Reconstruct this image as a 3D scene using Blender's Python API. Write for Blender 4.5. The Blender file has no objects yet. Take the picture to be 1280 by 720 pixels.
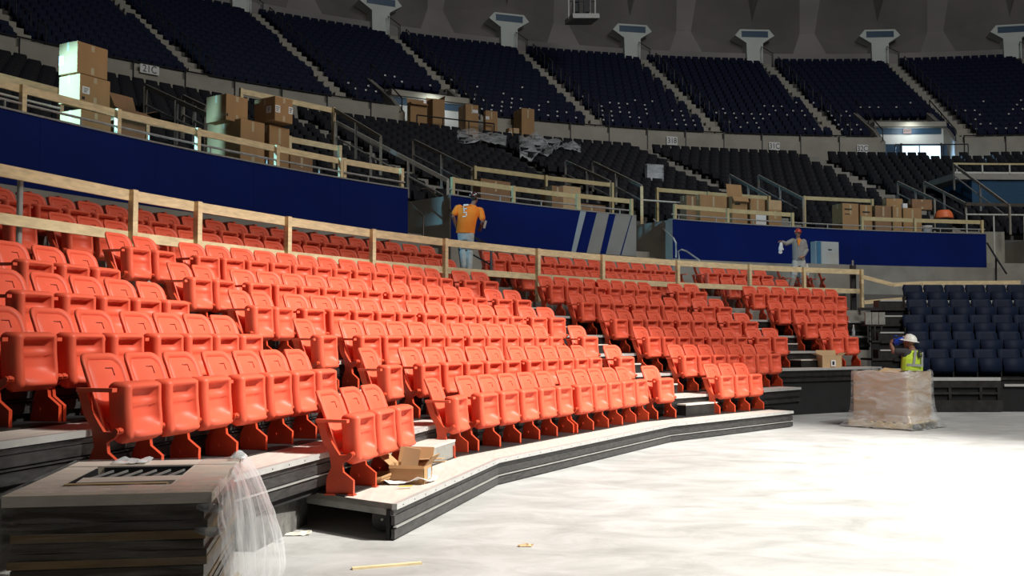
import bpy, bmesh, math, random
from mathutils import Vector, Matrix

random.seed(7)
sc = bpy.context.scene
COL = sc.collection
R_ = math.radians

# ------------------------------------------------------------------ camera, world, lights, exposure
CAM_H = 1.64
FOC = 1255.0                      # focal length in pixels of the 1280 px wide frame
PITCH = math.atan(64.0 / FOC)
cam_d = bpy.data.cameras.new('camera')
cam = bpy.data.objects.new('camera', cam_d)
COL.objects.link(cam)
cam.location = (0, 0, CAM_H)
cam.rotation_euler = (math.pi / 2 + PITCH, 0, 0)
cam_d.sensor_width = 36.0
cam_d.lens = FOC / 1280 * 36.0
cam_d.clip_end = 400
sc.camera = cam

w = bpy.data.worlds.new('world')
sc.world = w
w.use_nodes = True
w.node_tree.nodes['Background'].inputs[0].default_value = (0.80, 0.86, 1.0, 1)
w.node_tree.nodes['Background'].inputs[1].default_value = 0.016


def lamp(name, kind, loc, target, energy, color=(1, 1, 1), size=1.0, spot=None, blend=0.3):
    l = bpy.data.lights.new(name, kind)
    l.energy = energy
    l.color = color
    if kind == 'AREA':
        l.shape = 'DISK'
        l.size = size
    else:
        l.shadow_soft_size = size
    if spot:
        l.spot_size = R_(spot)
        l.spot_blend = blend
    o = bpy.data.objects.new(name, l)
    COL.objects.link(o)
    o.location = loc
    o.rotation_euler = (Vector(target) - Vector(loc)).to_track_quat('-Z', 'Y').to_euler()
    return o


# arena lamps over the event floor (the pool of light on the floor and the front rows)
lamp('floor_lamp_key', 'SPOT', (13.5, 7.0, 16.5), (2.3, 12.4, 0.0), 43000, (1.0, 0.96, 0.90), 0.35, 45, 0.6)
lamp('floor_lamp_near', 'SPOT', (12.0, 2.0, 17.0), (9.0, 16.5, 0.0), 9000, (0.98, 0.98, 0.96), 0.8, 62, 0.9)
# broad unseen fill lamps added high under the dome
lamp('fill_lamp', 'AREA', (19, 4, 27), (6, 20, 3), 4000, (1.0, 0.96, 0.88), 9)
lamp('fill_lamp_far', 'AREA', (20, 22, 32), (16, 62, 18), 2800, (0.93, 0.95, 1.0), 12)
# work lamp standing on the walkway beyond the frame: lights the carton stacks there
lamp('walkway_lamp', 'SPOT', (-10.6, 14.6, 6.6), (-7.0, 18.9, 5.9), 5600, (0.27, 0.70, 1.0), 0.2, 29, 0.5)

sc.view_settings.view_transform = 'Standard'
sc.view_settings.look = 'None'
sc.view_settings.exposure = 0.0
sc.view_settings.gamma = 1.0
sc.view_settings.use_curve_mapping = False

# ------------------------------------------------------------------ geometry of the bowl
CX, CY = 21.70, 2.40              # centre of the round bowl


def pol(th, r, z=0.0):
    t = R_(th)
    return Vector((CX + r * math.cos(t), CY + r * math.sin(t), z))


_ca, _sa = math.cos(PITCH), math.sin(PITCH)


def ray(u, v):
    x = u - 640.0
    y = v - 360.0
    return Vector((x, FOC * _ca + y * _sa, FOC * _sa - y * _ca))


def on_circle(u, v, r):
    """survey of the photograph: the far point at radius r of the bowl seen at u, v"""
    d = ray(u, v)
    h = math.hypot(d.x, d.y)
    dx, dy = d.x / h, d.y / h
    b = dx * CX + dy * CY
    t = b + math.sqrt(max(b * b - (CX * CX + CY * CY - r * r), 0))
    return Vector((dx * t, dy * t, CAM_H + d.z / h * t))


def theta(p):
    return math.degrees(math.atan2(p.y - CY, p.x - CX)) % 360


def th_at(u, v, r):
    return theta(on_circle(u, v, r))


def on_z(u, v, z):
    d = ray(u, v)
    t = (z - CAM_H) / d.z
    return Vector((d.x * t, d.y * t, z))


def at_y(u, v, y):
    d = ray(u, v)
    t = y / d.y
    return Vector((d.x * t, y, CAM_H + d.z * t))


# ------------------------------------------------------------------ materials
MATS = {}


def mat(name, col, rough=0.6, var=0.15, scale=6.0, metal=0.0, bump=0.0, stretch=(1, 1, 1), col2=None, spec=0.5, detail=4.0, bscale=None):
    if name in MATS:
        return MATS[name]
    m = bpy.data.materials.new(name)
    m.use_nodes = True
    nt = m.node_tree
    N = nt.nodes
    L = nt.links
    b = N['Principled BSDF']
    b.inputs['Roughness'].default_value = rough
    b.inputs['Metallic'].default_value = metal
    b.inputs['Specular IOR Level'].default_value = spec
    tc = N.new('ShaderNodeTexCoord')
    mp = N.new('ShaderNodeMapping')
    mp.inputs['Scale'].default_value = stretch
    L.new(tc.outputs['Object'], mp.inputs['Vector'])
    n = N.new('ShaderNodeTexNoise')
    n.inputs['Scale'].default_value = scale
    n.inputs['Detail'].default_value = detail
    L.new(mp.outputs['Vector'], n.inputs['Vector'])
    cr = N.new('ShaderNodeValToRGB')
    cr.color_ramp.elements[0].position = 0.3
    cr.color_ramp.elements[1].position = 0.7
    lo = col2 if col2 else tuple(max(0, c * (1 - var)) for c in col)
    hi = col if col2 else tuple(min(1, c * (1 + var)) for c in col)
    cr.color_ramp.elements[0].color = (*lo, 1)
    cr.color_ramp.elements[1].color = (*hi, 1)
    L.new(n.outputs['Fac'], cr.inputs['Fac'])
    L.new(cr.outputs['Color'], b.inputs['Base Color'])
    if bump:
        n2 = N.new('ShaderNodeTexNoise')
        n2.inputs['Scale'].default_value = bscale or scale * 4
        n2.inputs['Detail'].default_value = 3
        L.new(mp.outputs['Vector'], n2.inputs['Vector'])
        bp = N.new('ShaderNodeBump')
        bp.inputs['Strength'].default_value = bump
        bp.inputs['Distance'].default_value = 0.02
        L.new(n2.outputs['Fac'], bp.inputs['Height'])
        L.new(bp.outputs['Normal'], b.inputs['Normal'])
    MATS[name] = m
    return m


def floor_mat():
    m = mat('concrete_floor', (0.66, 0.65, 0.62), 0.6, 0.1, 0.5, bump=0.12, bscale=14)
    nt = m.node_tree
    N, L = nt.nodes, nt.links
    b = N['Principled BSDF']
    tc = N.new('ShaderNodeTexCoord')
    mp = N.new('ShaderNodeMapping')
    mp.inputs['Scale'].default_value = (0.8, 1.25, 1)
    mp.inputs['Rotation'].default_value = (0, 0, 0.25)
    L.new(tc.outputs['Object'], mp.inputs['Vector'])
    n1 = N.new('ShaderNodeTexNoise')
    n1.inputs['Scale'].default_value = 1.5
    n1.inputs['Detail'].default_value = 9
    n1.inputs['Roughness'].default_value = 0.68
    n1.inputs['Distortion'].default_value = 0.6
    L.new(mp.outputs['Vector'], n1.inputs['Vector'])
    r1 = N.new('ShaderNodeValToRGB')
    r1.color_ramp.elements[0].position = 0.30
    r1.color_ramp.elements[0].color = (0.34, 0.34, 0.325, 1)
    r1.color_ramp.elements[1].position = 0.60
    r1.color_ramp.elements[1].color = (0.525, 0.523, 0.513, 1)
    L.new(n1.outputs['Fac'], r1.inputs['Fac'])
    n2 = N.new('ShaderNodeTexNoise')
    n2.inputs['Scale'].default_value = 0.28
    n2.inputs['Detail'].default_value = 3
    L.new(tc.outputs['Object'], n2.inputs['Vector'])
    r2 = N.new('ShaderNodeValToRGB')
    r2.color_ramp.elements[0].position = 0.35
    r2.color_ramp.elements[0].color = (0.84, 0.84, 0.83, 1)
    r2.color_ramp.elements[1].position = 0.62
    r2.color_ramp.elements[1].color = (1, 1, 1, 1)
    L.new(n2.outputs['Fac'], r2.inputs['Fac'])
    mx = N.new('ShaderNodeMix')
    mx.data_type = 'RGBA'
    mx.blend_type = 'MULTIPLY'
    mx.inputs[0].default_value = 1
    L.new(r1.outputs['Color'], mx.inputs[6])
    L.new(r2.outputs['Color'], mx.inputs[7])
    L.new(mx.outputs[2], b.inputs['Base Color'])
    return m


def wrap_mat(name, opac=0.35, tint=(0.9, 0.93, 0.95), lo=0.35, hi=0.7, scale=3.2, stretch=(1, 1, 3.5), rough=0.14):
    m = bpy.data.materials.new(name)
    m.use_nodes = True
    nt = m.node_tree
    N, L = nt.nodes, nt.links
    out = N['Material Output']
    b = N['Principled BSDF']
    b.inputs['Base Color'].default_value = (*tint, 1)
    b.inputs['Roughness'].default_value = rough
    tr = N.new('ShaderNodeBsdfTransparent')
    tr.inputs[0].default_value = (0.97, 0.97, 0.96, 1)
    mix = N.new('ShaderNodeMixShader')
    tc = N.new('ShaderNodeTexCoord')
    mp = N.new('ShaderNodeMapping')
    mp.inputs['Scale'].default_value = stretch
    mp.inputs['Rotation'].default_value = (0.25, 0.3, 0)
    L.new(tc.outputs['Object'], mp.inputs['Vector'])
    n = N.new('ShaderNodeTexNoise')
    n.inputs['Scale'].default_value = scale
    n.inputs['Detail'].default_value = 8
    n.inputs['Distortion'].default_value = 1.2
    L.new(mp.outputs['Vector'], n.inputs['Vector'])
    mr = N.new('ShaderNodeMapRange')
    mr.inputs[1].default_value = lo
    mr.inputs[2].default_value = hi
    mr.inputs[3].default_value = opac * 0.25
    mr.inputs[4].default_value = min(1, opac * 1.6)
    L.new(n.outputs['Fac'], mr.inputs[0])
    bp = N.new('ShaderNodeBump')
    bp.inputs['Strength'].default_value = 0.7
    bp.inputs['Distance'].default_value = 0.03
    L.new(n.outputs['Fac'], bp.inputs['Height'])
    L.new(bp.outputs['Normal'], b.inputs['Normal'])
    L.new(mr.outputs[0], mix.inputs[0])
    L.new(tr.outputs[0], mix.inputs[1])
    L.new(b.outputs[0], mix.inputs[2])
    L.new(mix.outputs[0], out.inputs['Surface'])
    MATS[name] = m
    return m


def emit_mat(name, col, s):
    m = bpy.data.materials.new(name)
    m.use_nodes = True
    N, L = m.node_tree.nodes, m.node_tree.links
    e = N.new('ShaderNodeEmission')
    e.inputs[0].default_value = (*col, 1)
    e.inputs[1].default_value = s
    L.new(e.outputs[0], N['Material Output'].inputs['Surface'])
    return m


M_floor = floor_mat()
M_orange = mat('orange_plastic', (0.78, 0.118, 0.060), 0.5, 0.05, 3, spec=0.35, bump=0.04, bscale=220)
M_steel_o = mat('orange_painted_steel', (0.55, 0.060, 0.020), 0.45, 0.12, 8)
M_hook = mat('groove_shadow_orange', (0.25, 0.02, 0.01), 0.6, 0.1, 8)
M_navy_b = mat('navy_block_plastic', (0.0045, 0.0105, 0.030), 0.65, 0.15, 3, spec=0.2)
M_navy = mat('navy_plastic', (0.0011, 0.0044, 0.0250), 0.6, 0.15, 3, spec=0.18)
M_grey_seat = mat('charcoal_plastic', (0.0050, 0.0055, 0.0085), 0.6, 0.15, 3, spec=0.18)
M_ply = mat('plywood_deck', (0.60, 0.53, 0.47), 0.6, 0.1, 3, stretch=(6, 1, 1), bump=0.05)
M_nosing = mat('aluminium_nosing', (0.52, 0.52, 0.50), 0.42, 0.06, 10, metal=0.3)
M_black = mat('black_steel', (0.030, 0.029, 0.028), 0.40, 0.35, 7, metal=0.35, bump=0.06)
M_channel = mat('worn_black_channel', (0.052, 0.051, 0.050), 0.42, 0.4, 9, metal=0.3, stretch=(1, 1, 4), bump=0.1)
M_void = mat('black_curtain_and_pit_shade', (0.010, 0.010, 0.011), 0.9, 0.2, 3)
M_blue = mat('blue_wall_panel', (0.0024, 0.0125, 0.120), 0.33, 0.12, 0.8, bump=0.02)
M_conc = mat('concrete', (0.30, 0.285, 0.25), 0.85, 0.16, 1.4, bump=0.15)
M_conc_d = mat('dark_concrete', (0.13, 0.125, 0.115), 0.9, 0.2, 0.7, bump=0.15)
M_conc_l = mat('pale_concrete', (0.37, 0.35, 0.29), 0.85, 0.1, 1.2, bump=0.1)
M_dome = mat('dome_concrete', (0.205, 0.19, 0.175), 0.92, 0.22, 0.22, bump=0.1, detail=7)
M_dome_l = mat('ledge_and_lit_ridge_concrete', (0.31, 0.29, 0.275), 0.92, 0.15, 0.3, bump=0.1)
M_tee = mat('buttress_paint', (0.72, 0.78, 0.71), 0.8, 0.06, 1.0)
M_slot = mat('buttress_louvre', (0.025, 0.075, 0.14), 0.4, 0.2, 6, stretch=(0.2, 0.2, 8))
M_wood = mat('pine_lumber', (0.76, 0.61, 0.36), 0.7, 0.16, 5, stretch=(1, 1, 4), bump=0.06)
M_wood_y = mat('yellow_painted_lumber', (0.55, 0.46, 0.25), 0.65, 0.12, 5)
M_pipe = mat('galvanised_pipe', (0.42, 0.42, 0.40), 0.45, 0.15, 8, metal=0.4)
M_pipe_l = mat('pale_rail_paint', (0.60, 0.60, 0.55), 0.5, 0.08, 8)
M_pipe_d = mat('dark_rail_paint', (0.018, 0.018, 0.020), 0.5, 0.2, 8)
M_railgrey = mat('weathered_rail_board', (0.27, 0.25, 0.21), 0.7, 0.15, 6)
M_pipe_b = mat('bronze_rail', (0.10, 0.085, 0.07), 0.45, 0.2, 8, metal=0.3)
M_card = mat('cardboard', (0.40, 0.235, 0.105), 0.85, 0.09, 3, stretch=(1, 1, 0.3))
M_card_d = mat('cardboard_old', (0.29, 0.165, 0.085), 0.85, 0.13, 3)
M_card_g = mat('cardboard_greyish', (0.40, 0.275, 0.16), 0.85, 0.09, 3)
M_card_l = mat('cardboard_pale', (0.55, 0.37, 0.20), 0.85, 0.08, 4)
M_tape = mat('packing_tape', (0.52, 0.42, 0.27), 0.3, 0.06, 5)
M_white = mat('white_paper', (0.78, 0.78, 0.76), 0.75, 0.04, 8)
M_ink = mat('black_ink', (0.02, 0.02, 0.02), 0.7, 0.1, 8)
M_stripe = mat('grey_wall_stripe', (0.27, 0.275, 0.265), 0.5, 0.08, 2)
M_stripe_l = mat('pale_blue_wall_stripe', (0.33, 0.39, 0.43), 0.5, 0.06, 2)
M_wallwhite = mat('white_wall_paint', (0.70, 0.72, 0.70), 0.7, 0.04, 2)
M_step_g = mat('grey_step_side', (0.24, 0.24, 0.22), 0.55, 0.2, 8, bump=0.1)
M_skin = mat('skin', (0.42, 0.21, 0.13), 0.6, 0.08, 12)
M_skin_d = mat('tanned_skin', (0.26, 0.125, 0.08), 0.6, 0.08, 12)
M_tee_o = mat('orange_cotton', (1.0, 0.26, 0.022), 0.9, 0.05, 8, bump=0.2)
M_jeans = mat('pale_denim', (0.46, 0.50, 0.50), 0.9, 0.16, 9, bump=0.2)
M_greycl = mat('grey_sweatshirt', (0.31, 0.29, 0.27), 0.9, 0.1, 8, bump=0.2)
M_lightpants = mat('pale_trousers', (0.50, 0.47, 0.42), 0.9, 0.1, 8, bump=0.2)
M_vest = mat('lime_vest', (0.56, 0.78, 0.055), 0.75, 0.05, 8, bump=0.15)
M_reflect = mat('grey_reflective_tape', (0.36, 0.38, 0.36), 0.4, 0.05, 10)
M_dark_cl = mat('charcoal_cotton', (0.055, 0.055, 0.06), 0.9, 0.1, 8)
M_hat_w = mat('white_hard_hat', (0.80, 0.80, 0.74), 0.35, 0.03, 8)
M_hat_r = mat('red_hard_hat', (0.52, 0.06, 0.035), 0.35, 0.06, 8)
M_hat_k = mat('black_hard_hat', (0.03, 0.015, 0.015), 0.35, 0.3, 12)
M_shoe = mat('dark_boot', (0.035, 0.03, 0.028), 0.7, 0.2, 10)
M_hair = mat('dark_hair', (0.02, 0.014, 0.010), 0.8, 0.2, 20)
M_bluejug = mat('blue_plastic', (0.01, 0.05, 0.42), 0.25, 0.1, 5)
M_yellow = mat('yellow_board', (0.55, 0.36, 0.03), 0.6, 0.1, 4)
M_tub = mat('orange_tub', (0.80, 0.17, 0.05), 0.5, 0.08, 4)
M_wrap = wrap_mat('stretch_wrap', 0.20)
M_wrap_c = wrap_mat('stretch_wrap_clear', 0.16, tint=(0.50, 0.47, 0.43), stretch=(0.5, 0.5, 7), rough=0.10)
M_wrap_f = wrap_mat('stretch_wrap_fold', 0.40, tint=(0.30, 0.31, 0.32), rough=0.05)
M_wrap_g = wrap_mat('stretch_wrap_grey', 0.52, tint=(0.74, 0.75, 0.76), lo=0.25, hi=0.7, scale=2.0, stretch=(1, 3.0, 0.8))
M_wrap_b = wrap_mat('stretch_wrap_bulk', 0.30, scale=1.6)
M_wrap_h = wrap_mat('stretch_wrap_heavy', 0.85, lo=0.3, hi=0.6)
M_sheet = wrap_mat('plastic_sheet', 0.42, scale=1.2)
M_bottle = wrap_mat('clear_bottle_plastic', 0.35)
M_daylight = emit_mat('daylight_beyond_door', (0.72, 0.88, 1.0), 1.7)
M_exit = emit_mat('lit_exit_sign', (0.9, 0.75, 0.72), 0.55)
M_darkwood = mat('stained_board_stack', (0.060, 0.043, 0.028), 0.35, 0.35, 3, stretch=(1, 1, 9), bump=0.1)
M_darkwood2 = mat('amber_board_stack', (0.24, 0.145, 0.05), 0.4, 0.35, 3, stretch=(1, 1, 7))
M_frame = mat('pale_crate_frame', (0.74, 0.66, 0.57), 0.5, 0.12, 4, stretch=(1, 4, 1))
M_panel = mat('grey_cabinet_paint', (0.50, 0.53, 0.52), 0.4, 0.06, 3)
M_bluetape = mat('blue_masking', (0.06, 0.18, 0.30), 0.5, 0.15, 4)


# ------------------------------------------------------------------ mesh builder
class MB:
    def __init__(s):
        s.v = []
        s.f = []

    def add(s, vs, fs):
        k = len(s.v)
        s.v += [tuple(p) for p in vs]
        s.f += [tuple(i + k for i in f) for f in fs]
        return s

    def box(s, c, size, rz=0.0, mtx=None):
        hx, hy, hz = size[0] / 2, size[1] / 2, size[2] / 2
        P = [Vector((x, y, z)) for z in (-hz, hz) for y in (-hy, hy) for x in (-hx, hx)]
        if mtx is None:
            mtx = Matrix.Translation(Vector(c)) @ Matrix.Rotation(rz, 4, 'Z')
        P = [mtx @ p for p in P]
        return s.add(P, [(0, 2, 3, 1), (4, 5, 7, 6), (0, 1, 5, 4), (2, 6, 7, 3), (0, 4, 6, 2), (1, 3, 7, 5)])

    def bar(s, a, b, wd, ht, up=(0, 0, 1)):
        """rectangular bar from a to b"""
        a, b = Vector(a), Vector(b)
        d = (b - a).normalized()
        side = d.cross(Vector(up))
        if side.length < 1e-4:
            side = d.cross(Vector((1, 0, 0)))
        side.normalize()
        u = side.cross(d)
        P = []
        for p in (a, b):
            for sx, sz in ((-1, -1), (1, -1), (1, 1), (-1, 1)):
                P.append(p + side * sx * wd / 2 + u * sz * ht / 2)
        return s.add(P, [(0, 3, 2, 1), (4, 5, 6, 7), (0, 1, 5, 4), (1, 2, 6, 5), (2, 3, 7, 6), (3, 0, 4, 7)])

    def tube(s, pts, rad, n=8):
        pts = [Vector(p) for p in pts]
        rings = []
        for i, p in enumerate(pts):
            d = (pts[min(i + 1, len(pts) - 1)] - pts[max(i - 1, 0)]).normalized()
            side = d.cross(Vector((0, 0, 1)))
            if side.length < 1e-3:
                side = d.cross(Vector((0, 1, 0)))
            side.normalize()
            u = side.cross(d)
            rr = rad[i] if isinstance(rad, (list, tuple)) else rad
            rings.append([p + (side * math.cos(2 * math.pi * k / n) + u * math.sin(2 * math.pi * k / n)) * rr for k in range(n)])
        vs = [q for r in rings for q in r]
        fs = []
        for i in range(len(rings) - 1):
            for k in range(n):
                a, b = i * n + k, i * n + (k + 1) % n
                fs.append((a, b, b + n, a + n))
        fs.append(tuple(range(n - 1, -1, -1)))
        m = (len(rings) - 1) * n
        fs.append(tuple(m + k for k in range(n)))
        return s.add(vs, fs)

    def prism(s, poly, z0, z1):
        """vertical prism over polygon of (x, y), counterclockwise"""
        n = len(poly)
        vs = [(p[0], p[1], z0) for p in poly] + [(p[0], p[1], z1) for p in poly]
        fs = [tuple(range(n - 1, -1, -1)), tuple(range(n, 2 * n))]
        fs += [(i, (i + 1) % n, n + (i + 1) % n, n + i) for i in range(n)]
        return s.add(vs, fs)

    def slab(s, poly, axis_o, ex, ey, ez, t0, t1):
        """polygon in the plane (ex, ey) through axis_o, thickness along ez"""
        n = len(poly)
        o, ex, ey, ez = Vector(axis_o), Vector(ex), Vector(ey), Vector(ez)
        vs = [o + ex * p[0] + ey * p[1] + ez * t0 for p in poly] + [o + ex * p[0] + ey * p[1] + ez * t1 for p in poly]
        fs = [tuple(range(n - 1, -1, -1)), tuple(range(n, 2 * n))]
        fs += [(i, (i + 1) % n, n + (i + 1) % n, n + i) for i in range(n)]
        return s.add(vs, fs)

    def lathe(s, prof, c=(0, 0, 0), n=16, sx=1.0, sy=1.0):
        c = Vector(c)
        vs, fs = [], []
        for (r, z) in prof:
            for k in range(n):
                a = 2 * math.pi * k / n
                vs.append(c + Vector((r * sx * math.cos(a), r * sy * math.sin(a), z)))
        for i in range(len(prof) - 1):
            for k in range(n):
                a, b = i * n + k, i * n + (k + 1) % n
                fs.append((a, b, b + n, a + n))
        fs.append(tuple(range(n - 1, -1, -1)))
        m = (len(prof) - 1) * n
        fs.append(tuple(m + k for k in range(n)))
        return s.add(vs, fs)

    def sweep(s, prof, t0, t1, step=1.0, cap=True):
        """closed (r, z) profile swept round the bowl centre from angle t0 to t1"""
        k = max(1, int(math.ceil(abs(t1 - t0) / step)))
        n = len(prof)
        vs, fs = [], []
        for i in range(k + 1):
            th = t0 + (t1 - t0) * i / k
            for (r, z) in prof:
                vs.append(pol(th, r, z))
        for i in range(k):
            for j in range(n):
                a, b = i * n + j, i * n + (j + 1) % n
                fs.append((a, b, b + n, a + n))
        if cap:
            fs.append(tuple(range(n - 1, -1, -1)))
            fs.append(tuple(k * n + j for j in range(n)))
        return s.add(vs, fs)

    def arc_box(s, r0, r1, z0, z1, t0, t1, step=1.0):
        return s.sweep([(r0, z0), (r1, z0), (r1, z1), (r0, z1)], t0, t1, step)

    def mesh(s, name, m, smooth=False):
        me = bpy.data.meshes.new(name)
        me.from_pydata(s.v, [], s.f)
        bm = bmesh.new()
        bm.from_mesh(me)
        bmesh.ops.recalc_face_normals(bm, faces=bm.faces)
        bm.to_mesh(me)
        bm.free()
        if m:
            me.materials.append(m)
        if smooth:
            me.polygons.foreach_set('use_smooth', [True] * len(me.polygons))
        me.update()
        return me

    def build(s, name, m, parent=None, smooth=False, world=False):
        return link(name, s.mesh(name, m, smooth), parent, world)


def link(name, me, parent=None, world=False):
    o = bpy.data.objects.new(name, me)
    COL.objects.link(o)
    if parent is not None:
        o.parent = parent
        if world:
            o.matrix_parent_inverse = parent_world(parent).inverted()
    return o


def parent_world(p):
    m = p.matrix_basis.copy()
    q = p.parent
    while q:
        m = q.matrix_basis @ m
        q = q.parent
    return m


def thing(name, label, cat, loc=(0, 0, 0), rz=0.0, group=None):
    o = bpy.data.objects.new(name, None)
    o.empty_display_size = 0.1
    COL.objects.link(o)
    o.location = loc
    o.rotation_euler = (0, 0, rz)
    return tag(o, label, cat, group)


def tag(o, label, cat=None, group=None, kind=None):
    if label:
        o['label'] = label
    if cat:
        o['category'] = cat
    if group:
        o['group'] = group
    if kind:
        o['kind'] = kind
    return o


def struct(o, label=None):
    o['kind'] = 'structure'
    if label:
        o['label'] = label
    return o


def stuff(o, label=None, cat=None):
    o['kind'] = 'stuff'
    if label:
        o['label'] = label
    if cat:
        o['category'] = cat
    return o


def mirror_bevel(o, wdt=0.01, seg=2):
    b = o.modifiers.new('bevel', 'BEVEL')
    b.width = wdt
    b.segments = seg
    b.limit_method = 'ANGLE'
    return o


ORD = ['first', 'second', 'third', 'fourth', 'fifth', 'sixth', 'seventh', 'eighth', 'ninth', 'tenth', 'eleventh', 'twelfth',
       'thirteenth', 'fourteenth', 'fifteenth', 'sixteenth', 'seventeenth', 'eighteenth', 'nineteenth', 'twentieth',
       'twenty-first', 'twenty-second', 'twenty-third', 'twenty-fourth', 'twenty-fifth', 'twenty-sixth', 'twenty-seventh',
       'twenty-eighth', 'twenty-ninth', 'thirtieth', 'thirty-first', 'thirty-second', 'thirty-third', 'thirty-fourth', 'thirty-fifth',
       'thirty-sixth', 'thirty-seventh', 'thirty-eighth', 'thirty-ninth', 'fortieth']


def text(body, size, m, parent, mtx, name='lettering', extrude=0.002, align='CENTER', sx=1.0):
    cu = bpy.data.curves.new(name, 'FONT')
    cu.body = body
    cu.size = size
    cu.align_x = align
    cu.align_y = 'CENTER'
    cu.extrude = extrude
    cu.materials.append(m)
    tmp = bpy.data.objects.new(name, cu)
    COL.objects.link(tmp)
    dg = bpy.context.evaluated_depsgraph_get()
    me = bpy.data.meshes.new_from_object(tmp.evaluated_get(dg), depsgraph=dg)
    bpy.data.objects.remove(tmp)
    me.materials.clear()
    me.materials.append(m)
    o = link(name, me, parent)
    o.matrix_basis = parent_world(parent).inverted() @ mtx @ Matrix.Diagonal((sx, 1, 1, 1))
    return o

# ------------------------------------------------------------------ floor, bowl structure
mb = MB()
mb.box((8, 12, -0.1), (90, 70, 0.2))
struct(mb.build('floor', M_floor))

WALL_R = 32.49
WZ0, WZ1 = 4.074, 5.256
Z7, Z8, Z9 = 2.475, 2.821, 3.19
R7B, R8B = 30.05, 30.82           # radius of the seat back line of the two fixed rows
TH_L, TH_R = 172.0, 78.0
# fixed concrete treads behind the wooden rail
gaps = []
mb = MB()
mb.sweep([(29.15, 0), (29.15, Z7), (29.95, Z7), (29.95, Z8), (30.75, Z8), (30.75, Z9), (32.6, Z9), (32.6, 0)], TH_L, 113.0, 0.75)
struct(mb.build('floor_fixed_treads', M_conc))
mb = MB()
mb.sweep([(30.0, 0), (30.0, 3.0), (33.0, 3.0), (33.0, 0)], 113.0, TH_R, 1.0)
struct(mb.build('floor_end_treads', M_conc_d))
mb = MB()
mb.sweep([(31.9, 3.0), (31.9, 4.05), (32.47, 4.05), (32.47, 3.0)], 112.9, 99.3, 1.0)
struct(mb.build('wall_end_base', M_conc))

# blue walls in front of the walkway, each with a concrete base and a thin metal cap
A1 = (TH_L, th_at(510, 235, WALL_R))
A2 = (th_at(564, 244, WALL_R), th_at(795, 269.5, WALL_R))
A3 = (th_at(841, 273, WALL_R), th_at(1232.5, 294, WALL_R))
for nm, (t0, t1) in (('wall_left', A1), ('wall_middle', A2), ('wall_right', A3)):
    o = struct(MB().sweep([(WALL_R, WZ0), (WALL_R, WZ1), (WALL_R + 0.2, WZ1), (WALL_R + 0.2, WZ0)], t0, t1, 0.5).build(nm, M_blue))
    MB().sweep([(WALL_R + 0.005, 3.1), (WALL_R + 0.005, WZ0), (WALL_R + 0.21, WZ0), (WALL_R + 0.21, 3.1)], t0, t1, 0.5).build('wall_base', M_conc, o)
    MB().sweep([(WALL_R - 0.02, WZ1), (WALL_R - 0.02, WZ1 + 0.03), (WALL_R + 0.22, WZ1 + 0.03), (WALL_R + 0.22, WZ1)], t0, t1, 0.5).build('wall_cap', M_pipe, o)
    # vertical joints between the wall panels
    k = t0 - 4.3
    while k > t1 + 1:
        MB().sweep([(WALL_R - 0.004, WZ0), (WALL_R - 0.004, WZ1), (WALL_R + 0.01, WZ1), (WALL_R + 0.01, WZ0)], k, k - 0.012, 1).build('panel_joint', M_blue, o)
        k -= 4.3
    if nm == 'wall_middle':
        def stripe(t0u, t1u, b0u, b1u, m, name):
            top = [th_at(t0u, 263, WALL_R), th_at(t1u, 265, WALL_R)]
            bot = [th_at(b0u, 317, WALL_R), th_at(b1u, 319, WALL_R)]
            rr = WALL_R - 0.012
            vs = [pol(bot[0], rr, WZ0), pol(bot[1], rr, WZ0), pol(top[1], rr, WZ1), pol(top[0], rr, WZ1)]
            vs += [pol(bot[0], WALL_R + 0.02, WZ0), pol(bot[1], WALL_R + 0.02, WZ0), pol(top[1], WALL_R + 0.02, WZ1), pol(top[0], WALL_R + 0.02, WZ1)]
            MB().add(vs, [(0, 1, 2, 3), (7, 6, 5, 4), (0, 4, 5, 1), (1, 5, 6, 2), (2, 6, 7, 3), (3, 7, 4, 0)]).build(name, m, o)
        stripe(725.5, 732.5, 714, 719.5, M_stripe_l, 'painted_stripe')
        stripe(746, 761, 733, 749.5, M_stripe, 'painted_stripe')
        stripe(769.5, 788.8, 757, 774.5, M_stripe, 'painted_stripe')
        stripe(790, 795, 776.5, 795, M_stripe, 'painted_stripe')

# walkway behind the walls, its rear wall, and the tiers above
WALK = 4.65
mb = MB()
for t0, t1 in ((TH_L, A1[1]), A2, A3):
    mb.arc_box(WALL_R + 0.15, 36.2, 3.2, WALK, t0, t1)
struct(mb.build('floor_walkway', M_conc_d))
MID_R0, MID_R1, MID_N = 36.2, 51.0, 17
MID_Z0, MID_DZ = 5.45, 0.348
MID_DR = (MID_R1 - MID_R0) / MID_N
prof = [(MID_R0, 3.2)]
for i in range(MID_N):
    z = MID_Z0 + MID_DZ * i
    prof += [(MID_R0 + MID_DR * i, z), (MID_R0 + MID_DR * (i + 1), z)]
MID_TOP = MID_Z0 + MID_DZ * (MID_N - 1)
prof += [(53.0, MID_TOP), (53.0, 3.2)]
struct(MB().sweep(prof, 165, 73, 1.5).build('floor_middle_tier', M_conc_d))

UP_R0, UP_R1, UP_N = 54.2, 68.2, 19
UP_Z0, UP_Z1 = 13.0, 21.2
UP_DR = (UP_R1 - UP_R0) / UP_N
UP_DZ = (UP_Z1 - UP_Z0) / UP_N
PORTALS = [(120.6, 115.9 + 0.15), (91.1, 86.75)]
PORT_ROWS = 4


def in_portal(th, i):
    return i < PORT_ROWS and any(b - 0.1 < th < a + 0.1 for a, b in PORTALS)


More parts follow.
